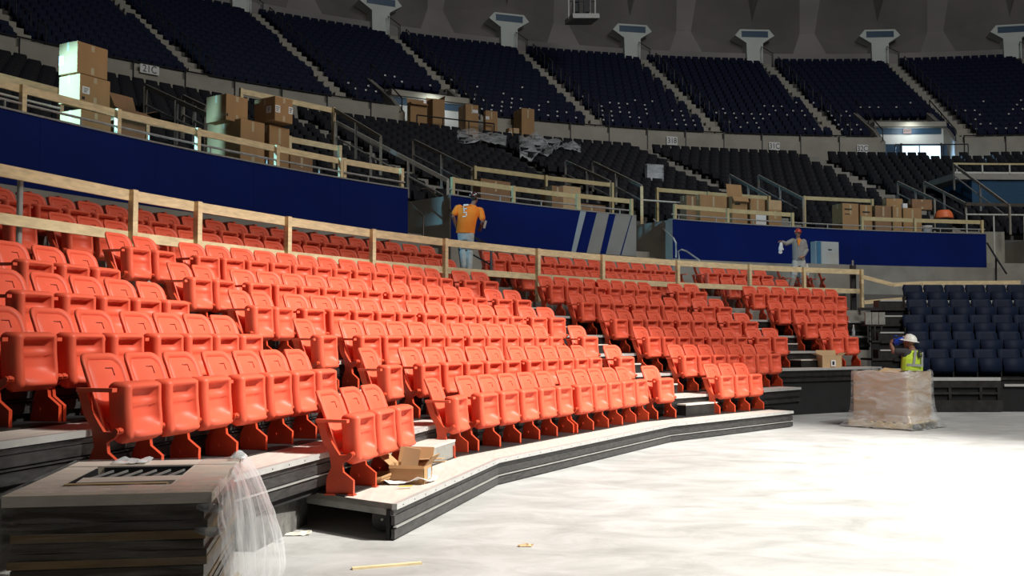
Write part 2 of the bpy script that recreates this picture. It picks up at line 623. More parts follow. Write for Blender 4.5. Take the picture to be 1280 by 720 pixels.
prof = [(UP_R0 + UP_DR * PORT_ROWS, 11.0)]
for i in range(PORT_ROWS, UP_N):
    prof += [(UP_R0 + UP_DR * i, UP_Z0 + UP_DZ * i), (UP_R0 + UP_DR * (i + 1), UP_Z0 + UP_DZ * i)]
prof += [(UP_R1 + 2, UP_Z1 - UP_DZ), (UP_R1 + 2, 11.0)]
struct(MB().sweep(prof, 160, 73, 1.5).build('floor_upper_tier', M_conc_d))
prof = [(53.0, 11.0), (53.0, 12.55), (53.15, 12.55), (53.15, UP_Z0 - 0.1)]
for i in range(PORT_ROWS):
    prof += [(UP_R0 + UP_DR * i, UP_Z0 + UP_DZ * i - (0.1 if i == 0 else 0)), (UP_R0 + UP_DR * (i + 1), UP_Z0 + UP_DZ * i)]
prof += [(UP_R0 + UP_DR * PORT_ROWS + 0.2, UP_Z0 + UP_DZ * 3), (UP_R0 + UP_DR * PORT_ROWS + 0.2, 11.0)]
mb = MB()
for t0, t1 in ((160, PORTALS[0][0]), (PORTALS[0][1], PORTALS[1][0]), (PORTALS[1][1], 73)):
    mb.sweep(prof, t0, t1, 1.5)
struct(mb.build('floor_upper_tier_front', M_conc_l))

# portals through the upper tier: back wall, lintel, sloping side walls
for pi, (pa, pb) in enumerate(PORTALS):
    rb = 54.75
    rr = UP_R0 + UP_DR * PORT_ROWS + 0.1
    o = struct(MB().arc_box(rb - 0.15, rb, 11.0, 14.0, pa, pb).build('wall_portal' if pi == 0 else 'wall_portal_far', M_wallwhite))
    MB().arc_box(rb - 0.4, rr, 13.76, 14.04, pa, pb).build('lintel', M_conc_l, o)
    MB().arc_box(rb - 0.19, rb - 0.15, 13.36, 13.70, pa - 0.1, pb + 0.25).build('sign_band', M_slot, o)
    for t in (pa, pb):
        P = [(53.0, 11.0), (53.0, 12.6), (54.2, 13.5), (rr, 15.2), (rr, 11.0)]
        MB().sweep(P, t + 0.12, t - 0.12, 1).build('wing_wall', M_conc, o)
    # concourse tube lamp under the lintel
    pm = pol((pa + pb) / 2, rb - 1.0, 13.6)
    lamp('concourse_lamp', 'AREA', pm, pol((pa + pb) / 2, rb, 12.6), 14 if pi == 0 else 16, (0.92, 1.0, 0.97), 1.2)
    if pi == 1:
        # glazed door with daylight behind it
        rd = 53.9
        d = struct(MB().arc_box(rd, rd + 0.08, 11.0, 12.66, pa, pb + 0.2).build('door_1', M_slot))
        MB().sweep([(rd - 0.02, 11.2), (rd - 0.02, 12.55), (rd + 0.02, 12.55), (rd + 0.02, 11.2)], 89.62, 87.35, 1).build('daylight_pane', M_daylight, d)
        MB().sweep([(rd - 0.02, 11.6), (rd - 0.02, 12.5), (rd + 0.02, 12.5), (rd + 0.02, 11.6)], 86.6, 86.25, 1).build('daylight_pane', M_daylight, d)
        lamp('door_daylight', 'AREA', pol(88.4, rd - 0.3, 12.0), pol(88.4, 40, 8), 160, (0.35, 0.62, 1.0), 1.2)
        for t in (89.68, 87.3, 86.65):
            MB().arc_box(rd - 0.06, rd, 11.0, 12.7, t + 0.05, t - 0.05).build('door_post', M_pipe_d, d)
    # exit sign
    tc = th_at(532, 121, rb - 0.25) if pi == 0 else th_at(1134, 160, rb - 0.25)
    p = pol(tc, rb - 0.25, 13.52)
    s = thing('exit_sign', 'small lit exit sign on the dark band inside the ' + ('carton-filled portal' if pi == 0 else 'portal with the daylit door'), 'exit sign', p, R_(tc - 90))
    MB().box((0, 0, 0), (0.42, 0.08, 0.26)).build('housing', M_exit, s)
    text('EXIT', 0.19, M_ink, s, Matrix.Translation(p) @ Matrix.Rotation(R_(tc - 90), 4, 'Z') @ Matrix.Translation((0, -0.045, 0)) @ Matrix.Rotation(math.pi / 2, 4, 'X'))

# top ledge, folded dome and its buttresses
T_TH = [116.30 - 7.5 * k for k in range(-4, 7)]
mb = MB()
mb.arc_box(68.25, 70.5, 20.6, 21.95, 160, 73)
struct(mb.build('wall_top_ledge', M_dome_l))
dome = MB()
domel = MB()
for t in T_TH:
    mid = t - 3.75
    a0 = pol(t, 68.7, 21.9)
    a1 = pol(t, 68.5, 24.3)
    a2 = pol(t, 60.0, 36.0)
    b0 = pol(t - 7.5, 68.7, 21.9)
    b1 = pol(t - 7.5, 68.5, 24.3)
    b2 = pol(t - 7.5, 60.0, 36.0)
    for (L0, L1, L2, sgn) in ((a0, a1, a2, 1), (b0, b1, b2, -1)):
        g0 = pol(mid + sgn * 1.15, 69.5, 21.9)
        g1 = pol(mid + sgn * 0.45, 70.2, 24.0)
        g2 = pol(mid + sgn * 1.3, 66.0, 36.0)
        dome.add([L0, g0, g1, L1, g2, L2], [(0, 1, 2, 3), (3, 2, 4, 5)])
    g = [pol(mid + 1.15, 69.5, 21.9), pol(mid - 1.15, 69.5, 21.9), pol(mid - 0.45, 70.2, 24.0), pol(mid + 0.45, 70.2, 24.0), pol(mid - 1.3, 66, 36), pol(mid + 1.3, 66, 36)]
    domel.add(g, [(0, 1, 2, 3), (3, 2, 4, 5)])
struct(dome.build('ceiling_dome_folds', M_dome))
struct(domel.build('ceiling_dome_ridges', M_dome_l))  # ridge strips take a paler concrete: their stronger light is in the colour
TEE_LABELS = ['pale T-shaped buttress of which only the stem foot shows',
              'pale T-shaped buttress with cut-off head, above the portal full of cartons',
              'pale T-shaped buttress beside the hanging catwalk, on the carton portal side',
              'pale T-shaped buttress next past the hanging catwalk toward the daylit portal',
              'pale T-shaped buttress halfway between the hanging catwalk and the daylit portal',
              'pale T-shaped buttress directly above the portal with the daylit door',
              'half cropped pale T-shaped buttress beyond the daylit portal',
              'pale T-shaped buttress hidden past the half cropped one']
for i, t in enumerate(T_TH[3:10]):
    # T-shaped buttress head: stem, flared head and a louvre slot
    p = pol(t, 67.9, 21.15)
    tang = Vector((-math.sin(R_(t - 180)), math.cos(R_(t - 180)), 0)) * -1
    ex = Vector((math.sin(R_(t)), -math.cos(R_(t)), 0))
    out = Vector((math.cos(R_(t)), math.sin(R_(t)), 0))
    o = thing('buttress', None, 'buttress', p)
    poly = [(-0.56, 0), (0.56, 0), (0.60, 1.45), (1.42, 1.98), (1.05, 2.42), (-1.05, 2.42), (-1.42, 1.98), (-0.60, 1.45)]
    hole = [(-0.95, 1.86), (0.95, 1.86), (0.95, 2.28), (-0.95, 2.28)]
    m = MB().slab(poly, p, ex, (0, 0, 1), out, 0, 1.3)
    m.build('head', M_tee, o, world=True)
    MB().slab(hole, p, ex, (0, 0, 1), out, -0.03, 0.02).build('louvre', M_slot, o, world=True)
    MB().slab([(-0.98, 2.28), (0.98, 2.28), (0.98, 2.36), (-0.98, 2.36)], p, ex, (0, 0, 1), out, -0.06, 0.02).build('louvre_lip', M_tee, o, world=True)
    o['label'] = TEE_LABELS[i]

# ------------------------------------------------------------------ retractable riser platforms (rows 1-6) and the orange seats
PZ = {1: 0.298, 2: 0.649, 3: 1.004, 4: 1.363, 5: 1.722, 6: 2.117}
# facet, row, number of seats, x and y of the first seat's back top, row direction, pitch  (metres, surveyed)
RUNS = [
    ('L', 2, 3, -3.082, 7.151, 76.0, .504), ('L', 3, 2, -3.789, 7.852, 76.0, .530),
    ('L', 2, 4, -2.664, 8.582, 76.2, .516), ('L', 3, 4, -3.479, 8.853, 76.2, .503),
    ('L', 4, 4, -4.332, 8.967, 76.2, .524), ('L', 5, 2, -4.913, 10.193, 76.2, .527),
    ('M', 1, 1, -1.010, 11.554, 76.0, .520), ('M', 2, 1, -1.820, 11.835, 73.3, .520), ('M', 3, 1, -2.645, 12.062, 73.3, .520),
    ('M', 4, 2, -3.484, 12.247, 73.3, .509), ('M', 5, 2, -4.312, 12.462, 73.3, .520), ('M', 6, 2, -5.157, 12.626, 73.3, .526),
    ('L', 1, 3, -1.723, 8.823, 76.4, .519),
    ('M', 1, 5, -0.719, 12.320, 60.6, .521), ('M', 2, 5, -1.464, 12.741, 60.6, .532), ('M', 3, 5, -2.272, 13.051, 60.6, .512),
    ('M', 4, 5, -3.072, 13.375, 60.6, .535), ('M', 5, 6, -3.876, 13.692, 60.6, .510), ('M', 6, 7, -4.686, 13.998, 60.6, .492),
    ('M', 1, 5, 0.620, 14.604, 59.5, .516), ('M', 2, 5, -0.090, 15.085, 59.5, .523), ('M', 3, 6, -0.964, 15.287, 59.5, .512),
    ('M', 4, 6, -1.693, 15.736, 59.5, .535), ('M', 5, 6, -2.308, 16.379, 59.5, .511), ('M', 6, 6, -2.955, 16.967, 59.5, .499),
    ('M', 1, 1, 2.178, 17.131, 45.8, .520), ('M', 2, 1, 1.589, 17.752, 45.8, .520), ('M', 3, 1, 0.999, 18.372, 45.8, .520),
    ('M', 4, 2, 0.079, 18.676, 45.8, .520), ('M', 5, 2, -0.563, 19.246, 45.8, .524), ('M', 6, 2, -1.214, 19.808, 45.8, .525),
    ('N', 1, 3, 3.471, 18.378, 46.6, .517), ('N', 2, 4, 2.924, 19.045, 46.6, .517), ('N', 3, 4, 2.338, 19.671, 46.6, .518),
    ('N', 4, 4, 1.772, 20.317, 46.6, .528), ('N', 5, 3, 1.153, 20.909, 46.6, .525), ('N', 6, 4, 0.534, 21.500, 46.6, .512),
    ('N', 2, 3, 4.361, 20.424, 45.6, .515), ('N', 3, 3, 3.807, 21.081, 45.6, .522), ('N', 4, 3, 3.299, 21.786, 45.6, .519),
    ('N', 5, 4, 2.363, 22.053, 45.6, .531), ('N', 6, 4, 1.912, 22.816, 45.6, .511),
    ('N', 3, 2, 5.159, 22.352, 31.0, .516), ('N', 4, 2, 4.676, 23.062, 31.0, .524), ('N', 5, 2, 4.231, 23.793, 31.0, .526),
    ('N', 6, 2, 3.779, 24.521, 31.0, .524),
    ('P', 3, 2, 7.131, 23.453, 31.8, .519), ('P', 4, 3, 6.778, 24.241, 31.8, .530), ('P', 5, 5, 6.338, 24.975, 31.8, .512),
    ('P', 6, 7, 5.888, 25.703, 31.8, .514)]
# seats cut by the photo's edge
RUNS += [('L', 3, 1, -3.93, 7.30, 76.0, .52), ('L', 4, 1, -4.47, 8.42, 76.2, .52), ('L', 5, 1, -5.04, 9.65, 76.2, .52), ('L', 6, 1, -5.86, 10.02, 76.2, .52)]

FACETS = [75.6, 60.3, 46.0, 31.2]


def facet_of(phi):
    return min(range(4), key=lambda i: abs(FACETS[i] - phi))


def nrm(phi):
    return Vector((math.sin(R_(phi)), -math.cos(R_(phi))))


front = {}
for k in range(1, 7):
    for f in range(4):
        ds = []
        for (s, kk, n, x, y, phi, p) in RUNS:
            if kk == k and facet_of(phi) == f and not (s == 'L' and x < -3.9):
                ds += [nrm(FACETS[f]).dot(Vector((x + p * i * math.cos(R_(phi)), y + p * i * math.sin(R_(phi))))) for i in range(n)]
        front[(k, f)] = sum(ds) / len(ds) + 0.92 if ds else None
front[(6, 0)] = front[(5, 0)] - 0.85
for k in (2, 1):
    front[(k, 3)] = front[(k + 1, 3)] + 0.86
# the survey of the floor edge of the lowest platform
front[(1, 0)] = nrm(FACETS[0]).dot(Vector((-0.97, 8.27)))


def isect(f, d, g, e):
    a, b = nrm(f), nrm(g)
    det = a.x * b.y - a.y * b.x
    return Vector(((d * b.y - e * a.y) / det, (a.x * e - b.x * d) / det))


def along(f, d, pt):
    n = nrm(FACETS[f])
    pt = Vector(pt[:2])
    return pt + n * (d - n.dot(pt))


def cut(k, f, pt, off=0.0):
    return along(f, front[(k, f)] - off, pt)


def corner(k, f, off=0.0):
    return isect(FACETS[f], front[(k, f)] - off, FACETS[f + 1], front[(k, f + 1)] - off)


LEFT_END = {1: None, 2: on_z(86, 590, PZ[2]), 3: Vector((-4.0, 4.2, 0)), 4: Vector((-4.8, 4.2, 0)), 5: Vector((-5.6, 4.2, 0)), 6: Vector((-6.4, 4.2, 0))}
RIGHT_END = {1: on_z(980, 513, PZ[1]), 2: on_z(999, 484, PZ[2]), 3: on_z(1085, 458, PZ[3]), 4: on_z(1082, 439, PZ[4]), 5: on_z(1079, 420, PZ[5]), 6: on_z(1072, 402, PZ[6])}
RIGHT_F = {1: 2, 2: 2, 3: 3, 4: 3, 5: 3, 6: 3}
DECK_LABEL = {0: 'beside the wrapped pallet', 1: 'under the middle seats', 2: 'beyond the second kink', 3: 'by the open carton and far end'}
ROWNAME = {1: 'lowest', 2: 'second', 3: 'third', 4: 'fourth', 5: 'fifth', 6: 'sixth'}
for k in range(1, 7):
    depth = 0.86 if k < 6 else 1.2
    for f in range(0, RIGHT_F[k] + 1):
        if f == 0:
            a = Vector((-0.97, 8.27)) if k == 1 else cut(k, 0, LEFT_END[k])
            ab = Vector((-1.81, 8.93)) if k == 1 else cut(k, 0, LEFT_END[k], depth)
        else:
            a, ab = corner(k, f - 1), corner(k, f - 1, depth)
        if f == RIGHT_F[k]:
            b, bb = cut(k, f, RIGHT_END[k]), cut(k, f, RIGHT_END[k], depth)
        else:
            b, bb = corner(k, f), corner(k, f, depth)
        z = PZ[k]
        zb = PZ[k - 1] if k > 1 else 0.0
        if k == 3 and f in (0, 3):
            zb = 0.0 if f == 3 else PZ[2]
        t = (b - a).normalized()
        n = Vector((t.y, -t.x))
        o = thing('riser_platform', '%s row plywood riser platform with dark steel front, %s' % (ROWNAME[k], DECK_LABEL[f]), 'platform', (a.x, a.y, 0), 0, 'retractable riser platforms')
        MB().prism([a, b, bb, ab], z - 0.05, z).build('deck', M_ply, o, world=True)
        q0, q1 = (b - bb), (a - ab)
        MB().prism([a - q1 * 0.54, b - q0 * 0.54, bb, ab], z, z + 0.012).build('rear_tread', M_black, o, world=True)
        a3, b3 = a.to_3d(), b.to_3d()
        n3 = n.to_3d()
        e = 0.004
        MB().bar(a3 + n3 * 0.012 + Vector((0, 0, z - 0.022)), b3 + n3 * 0.012 + Vector((0, 0, z - 0.022)), 0.045, 0.048).build('nosing', M_nosing, o, world=True)
        h = z - 0.06 - zb
        # front channels: upper and lower steel sections with a recess between, fixing bolts
        zc = [(z - 0.075, 0.035), (z - 0.135, 0.075), (z - 0.188, 0.010), (z - 0.245, 0.08)]
        for q, (zz, hh) in enumerate(zc):
            if zz - hh / 2 < zb:
                continue
            off = 0.0 if q in (1, 3) else (0.018 if q == 2 else -0.012)
            MB().bar(a3 + n3 * off + Vector((0, 0, zz)), b3 + n3 * off + Vector((0, 0, zz)), 0.03, hh).build('front_channel', (M_pipe if q == 2 and k <= 2 else M_channel) if k == 1 or f == 0 else M_black, o, world=True)
        MB().prism([a - n * 0.03, b - n * 0.03, b - n * 0.06, a - n * 0.06], zb, z - 0.05).build('backing_panel', M_void, o, world=True)
        if k <= 2:
            bl = MB()
            L = (b - a).length
            for q in range(int(L / 0.28)):
                c = a3 + t.to_3d() * (0.14 + 0.28 * q) + n3 * 0.032 + Vector((0, 0, z - 0.024))
                bl.bar(c, c + n3 * 0.006, 0.009, 0.009)
            stuff(bl.build('nosing_bolts', M_black, o, world=True))
        if f == 0 and k == 1:
            # open end: frame under the deck, with caster wheel
            MB().prism([a, ab, ab - (a - ab).normalized() * 0.0 + t * 0.06, a + t * 0.06], z - 0.10, z - 0.0005).build('end_trim', M_step_g, o, world=True)
            wc = a3 + (ab.to_3d() - a3) * 0.22 + t.to_3d() * 0.25 + Vector((0, 0, 0.11))
            wn = (a - ab).to_3d().normalized()
            MB().tube([wc - t.to_3d() * 0.03, wc + t.to_3d() * 0.03], 0.10, 18).build('caster_wheel', M_black, o, world=True)
            MB().tube([wc - t.to_3d() * 0.045, wc + t.to_3d() * 0.045], 0.012, 8).build('caster_axle', M_hat_w, o, world=True)
        if f == RIGHT_F[k]:
            MB().prism([b - n * 0.02, bb, bb - t * 0.04, b - n * 0.02 - t * 0.04], zb if k > 1 else 0.02, z - 0.05).build('end_panel', M_void, o, world=True)

# black skirt under the far end block and under the left wing
mb = MB()
fa, fb = corner(3, 2), cut(3, 3, RIGHT_END[3])
nn = nrm(FACETS[3])
mb.prism([fa - nn * 0.10, fb - nn * 0.10, fb - nn * 0.16, fa - nn * 0.16], 0, PZ[3] - 0.05)
tag(mb.build('black_skirt', M_void), 'black skirting panel closing the far end platforms down to the floor', 'skirt')

# concrete footing seen below the second row platform
p0, p1 = on_z(318, 690, 0), on_z(384, 655, 0)
d = (p1 - p0)
d.z = 0
nb = Vector((-d.y, d.x, 0)).normalized()
mb = MB()
mb.prism([p0, p1, p1 + nb * 0.5, p0 + nb * 0.5], 0, 0.27)
tag(mb.build('concrete_footing', mat('shaded_spattered_concrete', (0.17, 0.165, 0.15), 0.9, 0.5, 7, bump=0.4, col2=(0.05, 0.048, 0.045))), 'rough spattered concrete footing under the second row platform behind the wrapped pallet', 'footing')  # base colour darkened for the shade under the platform, plus spatter mottling

# ---- the orange folding seat
HOOK_FIRST = []


def backrest_mesh(W=0.235, Z0=0.34, Z1=0.89):
    def S(u, v, off):
        # u -1..1 across, v 0..1 up; off is the distance forward of the mid surface
        x = u * W
        z = Z0 + (Z1 - Z0) * v
        y = 0.055 + 0.185 * v + 0.03 * v * v - 0.045 * u * u
        return (x, y - off, z)

    def outline(sc_u, sc_v, n=7, r=0.42):
        pts = []
        rv = r * (2 * W) / (Z1 - Z0) * 0.5
        for (cu, cv, a0) in ((1 - r, 1 - rv, 0), (-1 + r, 1 - rv, 90), (-1 + r * .55, rv * .55, 180), (1 - r * .55, rv * .55, 270)):
            rr, rrv = (r, rv) if a0 < 180 else (r * .55, rv * .55)
            for i in range(n):
                a = R_(a0 + 90.0 * i / (n - 1))
                pts.append((cu + rr * math.cos(a), cv + rrv * math.sin(a)))
        return [((p[0]) * sc_u, 0.5 + (p[1] - 0.5) * sc_v) for p in pts]

    rings = [(0.90, 0.93, -0.020), (0.97, 0.98, -0.018), (1.0, 1.0, -0.006), (1.0, 1.0, 0.006), (0.97, 0.98, 0.016), (0.80, 0.84, 0.018),
             (0.785, 0.825, 0.008), (0.77, 0.81, 0.008), (0.755, 0.795, 0.016), (0.40, 0.42, 0.016)]
    vs, fs = [], []
    n = 28
    for (su, sv, off) in rings:
        vs += [S(u, v, off) for (u, v) in outline(su, sv)]
    for i in range(len(rings) - 1):
        for k in range(n):
            a, b = i * n + k, i * n + (k + 1) % n
            fs.append((a, b, b + n, a + n))
    fs.append(tuple(range(n - 1, -1, -1)))
    m = (len(rings) - 1) * n
    fs.append(tuple(m + k for k in range(n)))
    HOOK_FIRST.append(len(fs))
    m2 = MB().add(vs, fs)
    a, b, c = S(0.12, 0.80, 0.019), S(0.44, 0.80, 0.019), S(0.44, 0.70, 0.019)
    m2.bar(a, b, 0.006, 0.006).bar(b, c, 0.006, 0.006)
    return m2


def pan_mesh():
    """tipped-up seat pan: thick shell, framed recess with ribs in the upper half of the underside, full belly below"""
    vs, fs = [], []
    nu, nv = 13, 19
    W = 0.215

    def front_y(u, v):
        # v 0 bottom .. 1 top of the tipped pan (underside faces the front)
        y = -0.165 - 0.018 * math.exp(-((v - 0.25) / 0.3) ** 2)
        if abs(u) < 0.76 and v < 0.90:
            e = max(0, min((0.76 - abs(u)) / 0.13, (0.90 - v) / 0.035, 1))
            if v > 0.40:
                rec = 0.070 - 0.026 * max(0, 1 - abs(v - 0.63) / 0.05)
            else:
                k = max(0, min(1, (v - 0.12) / 0.28))
                rec = -0.040 + 0.11 * k * k * (3 - 2 * k)
                if v < 0.12:
                    rec = -0.040 * v / 0.12
            y += rec * e
        edge = max(0, abs(u) - 0.86) / 0.14
        y += 0.035 * edge ** 2
        top = max(0, v - 0.93) / 0.07
        bot = max(0, 0.10 - v) / 0.10
        y += 0.05 * top ** 2 + 0.07 * bot ** 2
        return y

    def back_y(u, v):
        y = -0.035 + 0.03 * v - 0.012 * (1 - u * u)
        top = max(0, v - 0.9) / 0.1
        bot = max(0, 0.15 - v) / 0.15
        return y - 0.03 * top ** 2 - 0.05 * bot ** 2

    def half_w(v):
        c = 1.0
        if v > 0.92:
            c = 1 - 0.10 * ((v - 0.92) / 0.08) ** 2
        if v < 0.2:
            c = 1 - 0.16 * ((0.2 - v) / 0.2) ** 2
        return W * c

    us = [-1, -.94, -.87, -.77, -.74, -.62, 0, .62, .74, .77, .87, .94, 1]
    vv = [0, .04, .10, .14, .20, .26, .32, .38, .42, .52, .58, .63, .68, .74, .865, .905, .94, .975, 1]
    for side in (0, 1):
        for v in vv:
            for u in us:
                y = front_y(u, v) if side == 0 else back_y(u, v)
                vs.append((u * half_w(v), y, 0.255 + 0.435 * v))
    n = nu
    N = nu * nv
    for j in range(nv - 1):
        for i in range(nu - 1):
            a = j * n + i
            fs.append((a, a + 1, a + n + 1, a + n))
            fs.append((N + a, N + a + n, N + a + n + 1, N + a + 1))
    for j in range(nv - 1):
        for i in (0, nu - 1):
            a = j * n + i
            fs.append((a, a + n, N + a + n, N + a))
    for i in range(nu - 1):
        for j in (0, nv - 1):
            a = j * n + i
            fs.append((a, a + 1, N + a + 1, N + a))
    return MB().add(vs, fs)


def standard_mesh():
    poly = [(-0.15, 0), (0.10, 0), (0.10, 0.14), (0.055, 0.24), (0.075, 0.36), (0.145, 0.47), (0.195, 0.62), (0.12, 0.62), (0.085, 0.50),
            (0.02, 0.40), (-0.02, 0.345), (-0.08, 0.345), (-0.135, 0.375), (-0.155, 0.35), (-0.10, 0.30), (-0.045, 0.27), (-0.055, 0.20), (-0.15, 0.13)]
    m = MB().slab(poly, (0, 0, 0), (0, 1, 0), (0, 0, 1), (1, 0, 0), -0.017, 0.017)
    m.box((0, -0.025, 0.006), (0.075, 0.27, 0.012))
    # hinge boss and fixing bolt
    m.tube([(-0.035, -0.125, 0.35), (0.035, -0.125, 0.35)], 0.022, 8)
    m.tube([(-0.026, 0.02, 0.10), (0.026, 0.02, 0.10)], 0.016, 6)
    return m


ME_back = backrest_mesh().mesh('backrest', M_orange, True)
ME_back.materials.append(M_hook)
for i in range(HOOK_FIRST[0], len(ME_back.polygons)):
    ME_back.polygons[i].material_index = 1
ME_pan = pan_mesh().mesh('seat_pan', M_orange, True)
ME_std = standard_mesh().mesh('standard', M_steel_o)
_arm = MB().box((0, 0.055, 0.635), (0.055, 0.29, 0.028))
ME_arm = _arm.mesh('armrest', M_orange)

SEAT_N = 0


def place_seat(x, y, z, phi, label, last=False, group='orange folding seats'):
    """x, y: left end of the back's top edge seen from the front"""
    t = Vector((math.cos(R_(phi)), math.sin(R_(phi))))
    n = Vector((t.y, -t.x))
    o = Vector((x, y)) + t * 0.225 + n * 0.235
    s = thing('folding_seat', label, 'seat', (o.x, o.y, z), R_(phi), group)
    link('backrest', ME_back, s)
    link('seat_pan', ME_pan, s)
    for dx in ((-0.26, 0.26) if last else (-0.26,)):
        c = link('standard', ME_std, s)
        c.location = (dx, 0, 0)
        c = link('armrest', ME_arm, s)
        c.location = (dx, 0, 0)
    return s


BLOCK = {'L': 'near block by the wrapped pallet', 'M': 'middle block between two aisles', 'N': 'block past the black step', 'P': 'far end block'}
ROWL = {1: 'front row', 2: 'second row', 3: 'third row', 4: 'fourth row', 5: 'fifth row', 6: 'sixth row'}
byrow = {}
for (s, k, n, x, y, phi, p) in RUNS:
    for i in range(n):
        px, py = x + p * i * math.cos(R_(phi)), y + p * i * math.sin(R_(phi))
        byrow.setdefault((s, k), []).append((py + px * 0.3, px, py, phi, i == n - 1))
for (s, k), L in byrow.items():
    L.sort()
    for i, (_, px, py, phi, last) in enumerate(L):
        place_seat(px, py, PZ[k], phi, 'orange folding seat, %s from near end, %s, %s' % (ORD[i], ROWL[k], BLOCK[s]), last)

# fixed rows behind the wooden rail: circles about the bowl centre
def fixed_row(r, z, segs, rowlabel):
    for (t0, n, dth, block) in segs:
        for i in range(n):
            th = t0 - dth * i
            p = pol(th, r)
            phi = th - 90
            place_seat(p.x, p.y, z, phi, 'orange folding seat, %s from near end, %s, %s' % (ORD[i], rowlabel, block), i == n - 1)


fixed_row(R7B, Z7, [(160.3, 1, 0.93, 'beside the galvanised post'), (158.47, 20, 0.935, 'near stretch'), (136.39, 11, 1.044, 'middle stretch'), (122.02, 5, 0.995, 'far stretch')], 'row just behind wooden rail')
fixed_row(R8B, Z8, [(159.1, 20, 0.983, 'near stretch'), (136.66, 13, 0.974, 'middle stretch'), (122.17, 5, 0.975, 'far stretch')], 'top row')

# bare standards still waiting for seats
def bare(th, r, z, label):
    s = thing('bare_seat_standard', label, 'seat standard', pol(th, r, z), R_(th - 90), 'bare orange seat standards')
    link('standard', ME_std, s)
    link('armrest', ME_arm, s)


n_b = 0
for (t0, n, dth, block) in ((158.6, 19, 0.983, 'near blue wall'), (135.2, 10, 1.0, 'striped blue wall'), (121.0, 10, 0.975, 'far blue wall')):
    for i in range(n):
        bare(t0 - dth * i, R8B + 0.72, Z9, 'bare orange seat standard, %s from near end, at foot of %s' % (ORD[i], block))
for i in range(4):
    bare(116.95 - 0.95 * i, R8B - 0.15, Z8, 'bare orange seat standard, %s past the last top row seat, by grey-clothed man' % ORD[i])
for i in range(2):
    bare(123.3 - 0.9 * i, R8B - 0.1, Z8, 'bare orange seat standard, %s beside the far stair rail' % ORD[i])

# ------------------------------------------------------------------ aisle steps
def aisle_step(k, A, B, label, mside=M_black, dist=0.0, wd=None, dep=0.36, hh=0.18):
    """step block on platform k between two seats (x, y of the back tops), set against the next riser"""
    A, B = Vector(A), Vector(B)
    c = (A + B) / 2
    t = (B - A).normalized()
    n = Vector((t.y, -t.x))
    c = c + n * (0.30 + dist)
    s = thing('aisle_step', label, 'step', (c.x, c.y, PZ[k]), math.atan2(t.y, t.x), 'steps in the seating aisles')
    wd = wd or max(0.5, (B - A).length - 0.62)
    MB().box((0, 0, hh / 2 - 0.012), (wd, dep, hh - 0.024)).build('step_body', mside, s)
    MB().box((0, 0, hh - 0.012), (wd + 0.006, dep + 0.006, 0.024)).build('step_top', M_ply, s)
    return s


def seat_xy(s, k, which):
    L = byrow[(s, k)]
    q = L[which]
    return Vector((q[1], q[2]))


def run_end(q, off=0.46):
    return q


AISLE_NAMES = {'a': 'near aisle beside the scrap carton', 'b': 'middle aisle with the black step', 'c': 'far aisle by the end block'}
for k in range(2, 7):
    A = seat_xy('L', k, -1) if k <= 5 else None
    B = seat_xy('M', k, 0)
    if A is None:
        A = B + (seat_xy('L', 5, -1) - seat_xy('M', 5, 0))
    A = A + (B - A).normalized() * 0.48
    aisle_step(k, A, B, 'dark step block on the %s platform of the %s' % (ROWNAME[k], AISLE_NAMES['a']), wd=0.62)
for k in range(2, 7):
    A, B = seat_xy('M', k, -1), seat_xy('N', k, 0)
    A = A + (B - A).normalized() * 0.48
    aisle_step(k, A, B, 'dark step block on the %s platform of the %s' % (ROWNAME[k], AISLE_NAMES['b']), wd=0.75)
for k in range(3, 7):
    A, B = seat_xy('N', k, -1), seat_xy('P', k, 0)
    A = A + (B - A).normalized() * 0.48
    aisle_step(k, A, B, 'dark step block on the %s platform of the %s' % (ROWNAME[k], AISLE_NAMES['c']), wd=0.75)
# the two loose steps on the lowest platform
s = thing('aisle_step', 'large grey step box with plywood top behind the scrap carton on lowest platform', 'step', (-0.987, 11.03, PZ[1] + 0.0), R_(75), 'steps in the seating aisles')
MB().box((0, 0, 0.09), (1.05, 0.42, 0.18)).build('step_body', M_step_g, s)
MB().box((0, 0, 0.192), (1.06, 0.43, 0.024)).build('step_top', M_ply, s)
p = on_z(897, 517, PZ[1])
s = thing('aisle_step', 'black step box with pale top on the lowest platform before the far seats', 'step', (p.x - 0.5 * math.cos(R_(46)) - 0.21 * math.sin(R_(46)), p.y - 0.5 * math.sin(R_(46)) + 0.21 * math.cos(R_(46)), PZ[1]), R_(46), 'steps in the seating aisles')
MB().box((0, 0, 0.095), (1.0, 0.42, 0.19)).build('step_body', M_black, s)
MB().box((0, 0, 0.202), (1.01, 0.43, 0.024)).build('step_top', M_ply, s)

# ------------------------------------------------------------------ railings
def wood_rail(label, thetas, r, ztop, zbase, bd=0.14, pst=0.085, lower=None, m=M_wood, post_top=0.0, ends=(0, 0), group='timber guard rails', name='timber_railing'):
    """posts at the given angles, top boards nailed between them on the inner face, optional lower boards"""
    o = thing(name, label, 'railing', pol(thetas[0], r, zbase), 0, group)
    for th in thetas:
        MB().box(pol(th, r - 0.055, (zbase + ztop + post_top) / 2), (pst, pst, ztop + post_top - zbase), R_(th - 90)).build('post', m, o, world=True)
    for i in range(len(thetas) - 1):
        a = thetas[i] + (ends[0] if i == 0 else 0.0)
        b = thetas[i + 1] - (ends[1] if i == len(thetas) - 2 else 0.0)
        ov = 0.0
        MB().bar(pol(a + ov, r, ztop - bd / 2), pol(b - ov, r, ztop - bd / 2), 0.04, bd).build('rail_board', m, o, world=True)
        if lower and i in lower:
            zl = lower[i]
            MB().bar(pol(a, r, zl), pol(b, r, zl), 0.04, bd * 0.9).build('rail_board', m, o, world=True)
    return o


